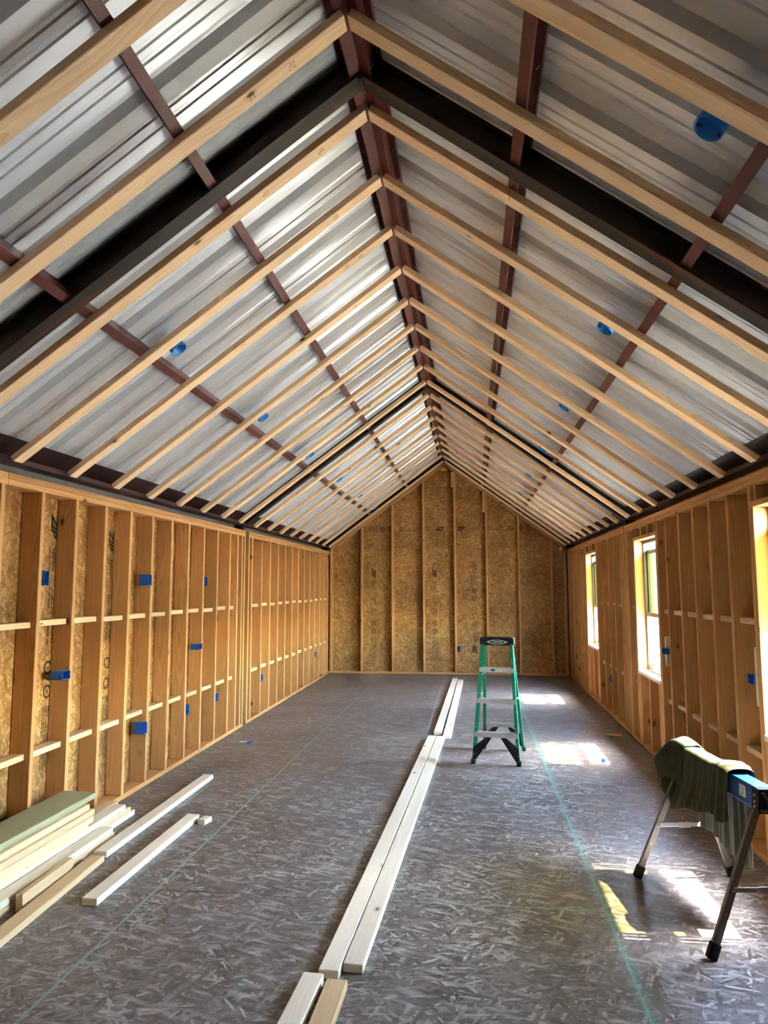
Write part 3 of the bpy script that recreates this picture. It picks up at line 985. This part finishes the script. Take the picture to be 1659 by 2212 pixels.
ordl = ['nearest', 'second', 'third', 'fourth', 'fifth', 'sixth', 'farthest']
def ceiling_box(side, i, label, s):
    y_edge = Y_B0 + S24 * i + 0.089
    root = empty('ceiling_box', (0, 0, 0))
    n = roof_n(side)
    c = roof_pt(side, s, y_edge + 0.0575, -0.004)
    root.matrix_basis = Matrix.Translation(c)
    mw = frame(c, roof_d(side), n)
    o = link(bpy.data.objects.new('box_shell', cup)); place(o, mw, root)
    yd = mw.to_3x3() @ Vector((0, 1, 0))
    q = link(bpy.data.objects.new('nail_flange', flm))
    place(q, frame(roof_pt(side, s, y_edge + 0.0012, 0.0), roof_d(side) * (1 if yd.y > 0 else -1), n), root)
    for a in (0.5, 2.6):
        e = aabox('screw_ear', (-0.008, -0.006, 0.0), (0.008, 0.006, 0.012), 'blue_dark', None, 0.001)
        place(e, mw @ Matrix.Rotation(a, 4, 'Z') @ Matrix.Translation((0.040, 0, 0.006)) @ e.matrix_basis, root)
    tag(root, label, 'ceiling box', 'round blue ceiling boxes on the strapping')
for k, i in enumerate((2, 5, 8, 11, 14, 17)):
    nm = ['nearest', 'second nearest', 'third nearest', 'fourth nearest', 'second farthest', 'farthest'][k]
    ceiling_box(-1, i, 'round blue ceiling box on the left roof slope, %s' % nm, 1.593)
for k, i in enumerate((-1, 2, 5, 8, 11, 14, 17)):
    nm = ['nearest and largest', 'second nearest', 'third nearest', 'fourth nearest', 'third farthest', 'second farthest', 'farthest'][k]
    ceiling_box(1, i, 'round blue ceiling box on the right roof slope, %s' % nm, 1.582)

# pink marker strings
def string_obj(pts, label):
    cu = bpy.data.curves.new('string', 'CURVE'); cu.dimensions = '3D'; cu.bevel_depth = 0.0013; cu.bevel_resolution = 1
    sp = cu.splines.new('POLY'); sp.points.add(len(pts) - 1)
    for p, q in zip(sp.points, pts): p.co = (*q, 1)
    tmp = link(bpy.data.objects.new('tmp', cu))
    me = bpy.data.meshes.new_from_object(tmp.evaluated_get(bpy.context.evaluated_depsgraph_get()))
    bpy.data.objects.remove(tmp)
    me.materials.clear(); me.materials.append(M['pink'])
    return tag(link(bpy.data.objects.new('pink_string', me)), label, 'string')
def hang(p, n, L, seed):
    r = random.Random(seed)
    return [Vector(p) + Vector((r.uniform(-.004, .004), r.uniform(-.004, .004), -L * k / n)) for k in range(n + 1)]
string_obj(hang((APX, 3.245, 4.098), 7, 0.10, 3), 'pink string hanging at the ridge beside the near steel beam')
string_obj(hang(roof_pt(1, 0.842, 3.245, 0.035), 7, 0.12, 4), 'pink string hanging from the right upper purlin')

# ------------------------------------------------------------------ step ladder
LADDER_RZ = math.radians(-9.0)
ladder = empty('step_ladder', (0.520, 6.985, 0.0), LADDER_RZ)
tag(ladder, 'green fibreglass step ladder with black top standing mid floor', 'ladder')
LM = ladder.matrix_basis.copy()
def lpt(x, y, z): return LM @ Vector((x, y, z))
def lboard(nm, a, b, w, t, up, mat, parent=ladder, bevel=0.003):
    return board(nm, lpt(*a), lpt(*b), w, t, LM.to_3x3() @ Vector(up), mat, parent, bevel)
def channel(nm, a, b, depth, flange, mat, outward, t=0.0045):
    """C-section rail from a to b; web outside, flanges inward"""
    L = (Vector(b) - Vector(a)).length
    pts = [(-depth / 2, 0), (depth / 2, 0), (depth / 2, flange), (depth / 2 - t, flange), (depth / 2 - t, t), (-depth / 2 + t, t), (-depth / 2 + t, flange), (-depth / 2, flange)]
    o = extrude_profile(nm, pts, L, mat)
    return place(o, frame(lpt(*a), LM.to_3x3() @ (Vector(b) - Vector(a)), LM.to_3x3() @ Vector(outward)), ladder)
HT = 1.10
def front(sx, z): return (sx * (0.226 - 0.070 * z / HT), 0.010 + 0.225 * z / HT, z)
def rear(sx, z): return (sx * (0.212 - 0.066 * z / HT), 0.660 - 0.330 * z / HT, z)
for sx in (-1, 1):
    fr_ = channel('front_rail', front(sx, 0.012), front(sx, HT), 0.062, 0.030, 'green_fg', (-sx, 0, 0))
    rr_ = channel('rear_rail', rear(sx, 0.012), rear(sx, HT), 0.040, 0.026, 'green_fg', (-sx, 0, 0))
    a = front(sx, 0); aabox_o = lboard('foot', (a[0] - sx * 0.012, a[1], 0.0), (a[0] - sx * 0.012, a[1], 0.045), 0.040, 0.070, (0, 1, 0), 'rubber')
    a = rear(sx, 0); lboard('foot', (a[0] - sx * 0.010, a[1], 0.0), (a[0] - sx * 0.010, a[1], 0.035), 0.036, 0.046, (0, 1, 0), 'rubber')
    for z in (0.09, 0.20, 0.33, 0.64, 0.93, 0.84):
        p = front(sx, z)
        rv = aabox('rivet', (-0.004, -0.002, -0.004), (0.004, 0.001, 0.004), 'alu', None, 0.001)
        place(rv, LM @ Matrix.Translation((p[0] - sx * 0.014, p[1] - 0.032, p[2])) @ rv.matrix_basis, ladder)
for k, z in enumerate((0.285, 0.590, 0.880)):
    hw = front(1, z)[0] - 0.004
    yc = front(1, z)[1]
    st = lboard('step', (-hw, yc, z - 0.004), (hw, yc, z - 0.004), 0.082, 0.008, (0, 0, 1), 'alu')
    lboard('step_lip', (-hw, yc - 0.040, z - 0.022), (hw, yc - 0.040, z - 0.022), 0.042, 0.004, (0, 1, 0), 'alu')
    lboard('step_lip', (-hw, yc + 0.040, z - 0.018), (hw, yc + 0.040, z - 0.018), 0.030, 0.004, (0, 1, 0), 'alu')
# braces under the top step
for sx in (-1, 1):
    z = 0.880
    a = front(sx, z - 0.085)
    for dy in (-0.026, 0.026):
        lboard('step_brace', (a[0] - sx * 0.004, a[1] + dy, a[2]), (sx * 0.085, front(1, z)[1] + dy, z - 0.030), 0.010, 0.005, (0, 1, 0), 'alu')
# horizontals at the back
for z in (0.262,):
    hw = rear(1, z)[0] - 0.003
    yc = rear(1, z)[1]
    lboard('rear_bar', (-hw, yc - 0.005, z), (hw, yc - 0.005, z), 0.045, 0.018, (0, 1, 0), 'alu')
hw = rear(1, 0.62)[0] - 0.003
# curved black knee braces, front and back
def knee(sx, fn, z_top, x_in, y_shift):
    """arched plate from the foot of a rail up to the middle of the bar above"""
    r = lambda z: fn(1, z)[0] - 0.007
    pts = [(r(0.02), 0.02), (r(0.155), 0.155), (x_in + 0.038, z_top), (x_in, z_top), (0.112, z_top - 0.060), (0.160, 0.140), (0.182, 0.090), (r(0.02) - 0.017, 0.02)]
    bm = bmesh.new()
    yo = lambda z: fn(1, z)[1] + y_shift
    fa = [bm.verts.new((sx * x, yo(z) - 0.012, z)) for x, z in pts]
    fb3 = [bm.verts.new((sx * x, yo(z) + 0.012, z)) for x, z in pts]
    k = len(pts)
    bm.faces.new(fa); bm.faces.new(fb3[::-1])
    for i in range(k): bm.faces.new((fa[i], fa[(i + 1) % k], fb3[(i + 1) % k], fb3[i]))
    bmesh.ops.triangulate(bm, faces=bm.faces[:])
    o = finish('knee_brace', bm, 'black')
    place(o, LM, ladder)
for sx in (-1, 1):
    knee(sx, front, 0.262, 0.030, -0.020)
    knee(sx, rear, 0.258, 0.030, 0.0)
# spreaders
for sx in (-1, 1):
    a, b = front(sx, 0.60), rear(sx, 0.60)
    mid = ((a[0] + b[0]) / 2, (a[1] + b[1]) / 2, 0.575)
    lboard('spreader', (a[0] + sx * 0.006, a[1] + 0.02, 0.60), (mid[0] + sx * 0.006, mid[1], mid[2]), 0.016, 0.003, (1, 0, 0), 'alu')
    lboard('spreader', (mid[0] + sx * 0.009, mid[1], mid[2]), (b[0] + sx * 0.009, b[1] - 0.01, 0.60), 0.016, 0.003, (1, 0, 0), 'alu')
# black moulded top cap
def cap():
    bm = bmesh.new()
    bmesh.ops.create_cube(bm, size=1.0)
    for v in bm.verts:
        taper = 1.0 if v.co.z < 0 else 0.975
        v.co = Vector((v.co.x * 0.335 * taper, v.co.y * 0.150 * taper, v.co.z * 0.076))
    bmesh.ops.bevel(bm, geom=bm.edges[:], offset=0.008, segments=2, affect='EDGES')
    o = finish('top_cap', bm, 'black', None, False)
    place(o, LM @ Matrix.Translation((0, 0.283, 1.128)), ladder)
    tray = aabox('tool_tray', (-0.13, -0.045, 0.0), (0.13, 0.045, 0.006), 'rubber', None, 0.002)
    place(tray, LM @ Matrix.Translation((0, 0.283, 1.163)) @ tray.matrix_basis, ladder)
    return o
capo = cap()
yfront = 0.283 - 0.0755
cm = LM @ frame((0.005, yfront - 0.0008, 1.124), (1, 0, 0), (0, -1, 0))
def lens(name, a, h, a2, h2, mat):
    """pointed-oval outline"""
    bm = bmesh.new()
    n = 16
    def arc(A, Hh):
        pts = []
        for k in range(n + 1):
            t = -1 + 2 * k / n
            pts.append((A * t, Hh * (1 - abs(t) ** 2.2)))
        return pts
    o_, i_ = arc(a, h), arc(a2, h2)
    for sg in (1, -1):
        vo = [bm.verts.new((x, sg * z, 0)) for x, z in o_]
        vi = [bm.verts.new((x, sg * z, 0)) for x, z in i_]
        for k in range(n): bm.faces.new((vo[k], vo[k + 1], vi[k + 1], vi[k]))
    return finish(name, bm, mat)
lg = lens('logo_outline', 0.104, 0.0225, 0.084, 0.0180, 'white')
place(lg, cm, capo)
lt = text_mesh('WERNER', 0.0195, 'white', 'logo_lettering', 0.0003, 0.12, 0.0005)
lt.data.transform(Matrix.Scale(1.22, 4, (1, 0, 0)))
place(lt, cm @ Matrix.Translation((0, 0.0005, 0.0004)), capo)
# paper label on the top step
lbm = LM @ frame((0.0, front(1, 0.88)[1] - 0.0445, 0.858), (1, 0, 0), (0, -1, 0))
lab = aabox('step_label', (-0.058, -0.011, 0.0), (0.058, 0.011, 0.0006), 'white', None, 0)
place(lab, lbm @ lab.matrix_basis, ladder)
sq = aabox('label_print', (-0.055, -0.009, 0.0), (-0.012, 0.009, 0.0003), 'ink', None, 0)
place(sq, lbm @ Matrix.Translation((0, 0, 0.0007)) @ sq.matrix_basis, lab)
dq = dashes('label_print', [(-0.005, 0.052, 0.002, 0.004), (-0.005, 0.045, -0.006, 0.004)], 'ink', 5, 0.006)
place(dq, lbm @ Matrix.Translation((0, 0, 0.0009)), lab)

# ------------------------------------------------------------------ sawhorse and shirt
P_NEAR, P_FAR = Vector((1.638, 3.545, 0)), Vector((1.530, 4.475, 0))
ax = (P_FAR - P_NEAR).normalized()
sx_ = Vector((ax.y, -ax.x, 0))                       # to the right of the beam
saw = empty('sawhorse', (1.585, 4.0, 0.0))
tag(saw, 'folding sawhorse with blue steel beam and aluminium legs', 'sawhorse')
SB = frame(P_NEAR, ax, (0, 0, 1))                     # local X along the beam, Y to its left, Z up
def spt(x, y, z): return SB @ Vector((x, y, z))
BL = (P_FAR - P_NEAR).length
prof = [(-0.040, 0.645), (-0.044, 0.655), (-0.040, 0.745), (0.040, 0.745), (0.044, 0.655), (0.040, 0.645)]
bmo = extrude_profile('beam', [(y, z) for y, z in prof], BL - 0.05, 'saw_blue')
place(bmo, SB @ Matrix.Translation((0.05, 0, 0)), saw)
for xe, d in ((-0.004, 0.060), (BL - 0.056, 0.060)):
    e = extrude_profile('end_cap', [(-0.045, 0.640), (-0.047, 0.652), (-0.042, 0.748), (0.042, 0.748), (0.047, 0.652), (0.045, 0.640)], d, 'black')
    place(e, SB @ Matrix.Translation((xe, 0, 0)), saw)
# top plate, pale blue worn steel
tp = board('beam_top', spt(0.02, 0, 0.7475), spt(BL - 0.02, 0, 0.7475), 0.078, 0.004, (0, 0, 1), 'saw_blue', saw, 0.001)
# carry handle strap and latch at the near end
board('handle', spt(-0.012, 0.030, 0.735), spt(-0.030, -0.004, 0.660), 0.016, 0.010, (1, 0, 0), 'black', saw)
board('latch', spt(-0.010, 0.040, 0.655), spt(-0.010, -0.040, 0.655), 0.020, 0.012, (0, 0, 1), 'alu_leg', saw)
for y_, z_ in ((0.0465, 0.715), (0.0465, 0.685), (0.0465, 0.665)):
    b_ = board('bolt', spt(0.030, y_ - 0.004, z_), spt(0.030, y_ + 0.003, z_), 0.010, 0.010, (0, 0, 1), 'alu', saw, 0.002)
stk = board('sticker', spt(0.115, 0.0438, 0.703), spt(0.175, 0.0438, 0.703), 0.052, 0.001, ax.cross(Vector((0, 0, 1))) * -1, 'white', saw, 0)
sp_ = dashes('sticker_print', [(-0.024, 0.024, 0.018, 0.003), (-0.024, 0.018, 0.010, 0.003), (-0.024, 0.022, 0.002, 0.003), (-0.016, 0.004, -0.020, 0.014)], 'ink', 8, 0.006)
place(sp_, frame(spt(0.145, 0.0446, 0.703), -ax, -sx_), stk)
# legs
FEET = [(Vector((1.357, 3.545, 0)), (0.045, 0.030)), (Vector((1.890, 3.610, 0)), (0.045, -0.030)),
        (Vector((1.233, 4.440, 0)), (BL - 0.060, 0.030)), (Vector((1.785, 4.517, 0)), (BL - 0.060, -0.030))]
for foot, (bx, by) in FEET:
    top = spt(bx, by, 0.655)
    dirv = (top - foot).normalized()
    lg_ = board('leg', foot + dirv * 0.03, top, 0.036, 0.024, ax, 'alu_leg', saw)
    ft = board('leg_foot', foot + dirv * 0.004, foot + dirv * 0.075, 0.046, 0.034, ax, 'rubber', saw, 0.004)
    # adjustment holes
    for q in (0.30, 0.45):
        pp = foot.lerp(top, q)
        hl = board('leg_bolt', pp - ax * 0.0145, pp - ax * 0.0125, 0.008, 0.008, (0, 0, 1), 'alu', saw, 0.001)
for i0, i1, q in ((0, 1, 0.46), (2, 3, 0.47)):
    a = FEET[i0][0].lerp(spt(*FEET[i0][1], 0.655), q); b = FEET[i1][0].lerp(spt(*FEET[i1][1], 0.655), q)
    a = a - ax * 0.016; b = b - ax * 0.016
    board('cross_brace', a, b, 0.022, 0.004, ax, 'alu', saw, 0.001)
    m_ = a.lerp(b, 0.45)
    dv = (b - a).normalized()
    board('brace_hinge', m_ - dv * 0.035 - ax * 0.004, m_ + dv * 0.035 - ax * 0.004, 0.030, 0.006, ax, 'alu', saw, 0.001)

def shirt_sheet(name, x0, x1, nx, prof_fn, nv, parent, thick=0.0025):
    bm = bmesh.new()
    rows = []
    for i in range(nx + 1):
        u = i / nx
        rows.append([bm.verts.new(spt(*prof_fn(x0 + (x1 - x0) * u, u, j / nv))) for j in range(nv + 1)])
    for i in range(nx):
        for j in range(nv):
            bm.faces.new((rows[i][j], rows[i + 1][j], rows[i + 1][j + 1], rows[i][j + 1]))
    bmesh.ops.recalc_face_normals(bm, faces=bm.faces[:])
    me = bpy.data.meshes.new(name)
    bm.to_mesh(me); bm.free()
    for p in me.polygons: p.use_smooth = True
    me.materials.append(M['cloth'])
    o = link(bpy.data.objects.new(name, me))
    place(o, Matrix.Identity(4), parent)
    md = o.modifiers.new('thickness', 'SOLIDIFY'); md.thickness = thick; md.offset = 1.0
    ms = o.modifiers.new('smooth', 'SUBSURF'); ms.levels = 1; ms.render_levels = 2
    return o
shirt = empty('t_shirt')
shirt.matrix_basis = Matrix.Translation((1.585, 4.05, 0.29))
tag(shirt, 'olive green shirt draped over the sawhorse beam', 'shirt')
HW = 0.047
def sm(t): return max(0.0, min(1.0, t)) ** 2 * (3 - 2 * max(0.0, min(1.0, t)))
def drape(x, u, v):
    """main body: v 0 = front hem (camera side, local +y), 0.5 over the beam, 1 = back hem"""
    front_len = 0.300 - 0.10 * sm((0.45 - u) / 0.30) + 0.035 * math.sin(u * 9.0 + 0.6) - 0.06 * sm((u - 0.86) / 0.14)
    back_len = 0.455 + 0.02 * math.sin(u * 7) - 0.06 * sm((u - 0.8) / 0.2)
    fold = math.sin(x * 62 + 1.3 * math.sin(x * 17)) * 0.6 + math.sin(x * 107 + 1.1) * 0.4
    if v < 0.42:
        t = 1 - v / 0.42                        # 0 at the beam edge, 1 at the hem
        y = HW + 0.004 + 0.010 * t + (0.010 * t ** 0.8) * fold * 1.2 + 0.050 * t * t * (0.25 + 0.75 * sm((u - 0.1) / 0.5))
        z = 0.748 - front_len * t
        y += 0.012 * math.exp(-((t - 0.88) / 0.10) ** 2)
        return (x - 0.02 * t * math.sin(u * 5), y, z)
    if v > 0.58:
        t = (v - 0.58) / 0.42
        y = -HW - 0.004 - 0.010 * t + 0.016 * t * fold * -1.0
        return (x + 0.015 * t * math.sin(u * 4), y, 0.748 - back_len * t)
    a = (v - 0.42) / 0.16
    return (x, HW + 0.004 - (2 * HW + 0.008) * a, 0.7535 + 0.004 * math.sin(a * math.pi) + 0.0012 * fold)
body = shirt_sheet('shirt_body', 0.285, BL + 0.03, 60, drape, 44, shirt)
def bunch(x, u, v):
    """rolled sleeve bunched across the beam at its near side"""
    ln = 0.215 + 0.030 * math.sin(u * 6.0)
    fold = math.sin(u * 21 + v * 3)
    swell = 0.014 + 0.016 * math.sin(u * math.pi)
    if v < 0.44:
        t = 1 - v / 0.44
        y = HW + 0.008 + swell * (0.6 + 0.8 * t) + 0.006 * fold * (0.4 + t)
        return (x + 0.05 * t * (u - 0.3), y, 0.752 + swell * (1 - t) - ln * t)
    if v > 0.56:
        t = (v - 0.56) / 0.44
        return (x, -HW - 0.008 - swell * 0.7 - 0.004 * fold, 0.752 + swell * (1 - t) - 0.20 * t)
    a = (v - 0.44) / 0.12
    return (x, (HW + 0.008 + swell * 0.6) * (1 - 2 * a) - swell * 0.05, 0.752 + swell + 0.004 * fold + 0.006 * math.sin(a * math.pi))
sl = shirt_sheet('sleeve', 0.245, 0.430, 26, bunch, 30, shirt)
def collar(x, u, v):
    """neck opening flaring over the far end of the beam"""
    r = 0.5 + 0.5 * math.sin(u * math.pi)
    fold = math.sin(v * 22 + u * 4) * 0.006
    ang = math.pi * (-0.12 + 1.18 * v)
    ry = HW + 0.018 + 0.075 * sm(u) * (0.5 + 0.5 * math.cos(ang)) + fold
    rz = 0.030 + 0.022 * math.sin(u * math.pi)
    y = ry * math.cos(ang)
    z = 0.735 + rz * math.sin(ang) * 1.1 + fold * 0.5
    if ang < 0 or ang > math.pi: z -= 0.10 * abs(math.sin(ang))
    drop = 0.05 * sm((u - 0.55) / 0.45)
    if v < 0.30: z -= 0.14 * (0.30 - v) / 0.30 * (1 - 0.35 * u)
    return (x, y, z - drop)
cl = shirt_sheet('collar', BL - 0.14, BL + 0.075, 22, collar, 34, shirt)

# ------------------------------------------------------------------ lumber on the floor
def lumber(label, p0, p1, w=0.089, t=0.038, z0=0.0, mat='pale', on_edge=False, group=None, cat='lumber', name='lumber_board'):
    z = z0 + (w if on_edge else t) / 2
    a, b = (p0[0], p0[1], z), (p1[0], p1[1], z)
    if on_edge: o = board(name, a, b, t, w, (0, 0, 1), mat)
    else: o = board(name, a, b, w, t, (0, 0, 1), mat)
    return tag(o, label, cat, group)
GC = 'boards laid end to end down the middle of the floor'
lumber('long pale board, left of the middle pair on the floor', (-0.318, 3.185), (-0.139, 8.055), group=GC)
lumber('long pale board, right of the middle pair on the floor', (-0.222, 3.245), (-0.042, 8.060), group=GC)
lumber('bluish white board at the bottom edge, left of the near pair', (-0.455, 1.35), (-0.376, 3.160), group=GC)
lumber('tan board at the bottom edge, right of the near pair', (-0.302, 1.40), (-0.268, 3.122), mat='tan', group=GC)
lumber('far pale board left of the pair leading to the gable wall', (-0.087, 8.275), (0.001, 13.060), group=GC)
lumber('far pale board right of the pair leading to the gable wall', (0.022, 8.085), (0.103, 12.870), group=GC)

GP = 'lumber pile by the left wall'
lumber('short pale board lying alone on the floor, nearest the chalk line', (-1.712, 3.735), (-1.706, 5.147), group=GP)
lumber('long pale board lying between the pile and the lone short board', (-2.000, 4.375), (-1.998, 6.218), group=GP)
lumber('tan board on the floor along the front of the pile', (-1.880, 2.30), (-1.985, 4.318), mat='tan', group=GP)
lumber('short board standing on edge behind the front tan board', (-2.034, 3.62), (-2.052, 4.13), mat='tan', on_edge=True, group=GP)
lumber('small offcut block at the far end of the lone short board', (-1.605, 5.035), (-1.585, 5.125), w=0.062, t=0.036, mat='pale', cat='offcut', name='lumber_offcut')
Y_N = 1.9
low = [(-2.128, 0.0, 4.72, 'bottom board of the pile at its front edge'), (-2.130, 0.0385, 4.70, 'second board up at the front edge of the pile'),
       (-2.222, 0.0, 5.20, 'bottom board of the pile in its second row'), (-2.224, 0.0385, 5.14, 'second board up in the second row of the pile'),
       (-2.226, 0.077, 5.06, 'third board up in the second row of the pile'),
       (-2.315, 0.0, 5.12, 'bottom board of the pile in its third row'), (-2.317, 0.0385, 5.17, 'second board up in the third row of the pile'),
       (-2.319, 0.077, 5.13, 'third board up in the third row of the pile'),
       (-2.398, 0.0, 4.60, 'bottom board of the pile nearest the wall'), (-2.398, 0.0385, 4.62, 'second board up in the pile nearest the wall'),
       (-2.398, 0.077, 4.64, 'third board up in the pile nearest the wall')]
for k, (x, z, yf, lab_) in enumerate(low):
    w_ = 0.070 if x < -2.39 else 0.089
    lumber(lab_, (x, Y_N + 0.02 * (k % 3)), (x, yf), w=w_, z0=z, mat='pale' if k in (1, 2, 4) else 'tan', group=GP)
wide = [(-2.292, 0.1155, 4.52, 'lowest wide plank on the pile'), (-2.278, 0.154, 4.555, 'second lowest wide plank on the pile'),
        (-2.285, 0.1925, 4.575, 'middle wide plank on the pile'), (-2.303, 0.231, 4.545, 'knotty wide plank just under the green plank')]
for k, (x, z, yf, lab_) in enumerate(wide):
    lumber(lab_, (x, Y_N), (x, yf), w=0.262, z0=z, mat='tan', group=GP)
lumber('greenish treated wide plank on top of the pile', (-2.318, Y_N - 0.05), (-2.318, 4.675), w=0.240, z0=0.2695, mat='treated', group=GP)

# ------------------------------------------------------------------ bits on the floor
def wire_nut(loc, rz, label, s=1.0):
    bm = bmesh.new()
    bmesh.ops.create_cone(bm, cap_ends=True, segments=8, radius1=0.011 * s, radius2=0.006 * s, depth=0.032 * s)
    for v in bm.verts:
        v.co = Vector((v.co.z, v.co.y, v.co.x + 0.010 * s))
    for k in (-1, 1):
        w_ = [bm.verts.new(c) for c in ((-0.016 * s, k * 0.009 * s, 0.006 * s), (0.0, k * 0.020 * s, 0.006 * s), (0.004 * s, k * 0.008 * s, 0.006 * s), (-0.016 * s, k * 0.009 * s, 0.010 * s), (0.0, k * 0.020 * s, 0.010 * s), (0.004 * s, k * 0.008 * s, 0.010 * s))]
        bm.faces.new(w_[:3]); bm.faces.new(w_[3:][::-1])
        for i in range(3): bm.faces.new((w_[i], w_[(i + 1) % 3], w_[3 + (i + 1) % 3], w_[3 + i]))
    o = finish('plastic_clip', bm, 'blue')
    place(o, Matrix.Translation(loc) @ Matrix.Rotation(rz, 4, 'Z'))
    return tag(o, label, 'plastic clip')
wire_nut((-2.07, 7.62, 0.001), 0.4, 'small blue plastic clip on the floor by the left wall', 1.5)
wire_nut((1.545, 7.22, 0.001), 1.3, 'small blue plastic clip lying in the middle sun patch', 1.7)
lumber('short scrap of wood on the floor by the right wall', (1.80, 8.46), (1.96, 8.44), w=0.05, t=0.02, mat='tan', cat='offcut', name='wood_scrap')
lumber('thin sliver of wood beside the blue clip near the left wall', (-2.20, 7.68), (-2.10, 7.70), w=0.014, t=0.008, mat='pale', cat='offcut', name='wood_scrap')

# ------------------------------------------------------------------ outside
ground = aabox('ground', (-60, -60, -0.45), (60, 60, -0.25), 'gravel', None, 0)
tag(ground, 'pale bare ground outside the building', 'ground', kind='structure')
shed = empty('shed', (7.5, 30, -0.25))
tag(shed, 'pale teal metal shed seen through the middle window', 'shed')
def shed_wall():
    bm = bmesh.new()
    y, z0, z1 = 17.0, -0.25, 3.2
    prof = []
    while y < 44:
        prof += [(5.6, y), (5.6, y + 0.22), (5.56, y + 0.25), (5.56, y + 0.30)]
        y += 0.33
    a = [bm.verts.new((x, yy, z0)) for x, yy in prof]; b = [bm.verts.new((x, yy, z1)) for x, yy in prof]
    for i in range(len(prof) - 1): bm.faces.new((a[i], a[i + 1], b[i + 1], b[i]))
    o = finish('shed_wall', bm, 'shed'); place(o, Matrix.Identity(4), shed)
    c = aabox('shed_body', (5.62, 17.0, -0.25), (11.0, 44.0, 3.2), 'shed', shed, 0)
    aabox('shed_roof', (5.40, 16.8, 3.2), (11.2, 44.2, 3.32), 'siding', shed, 0)
shed_wall()
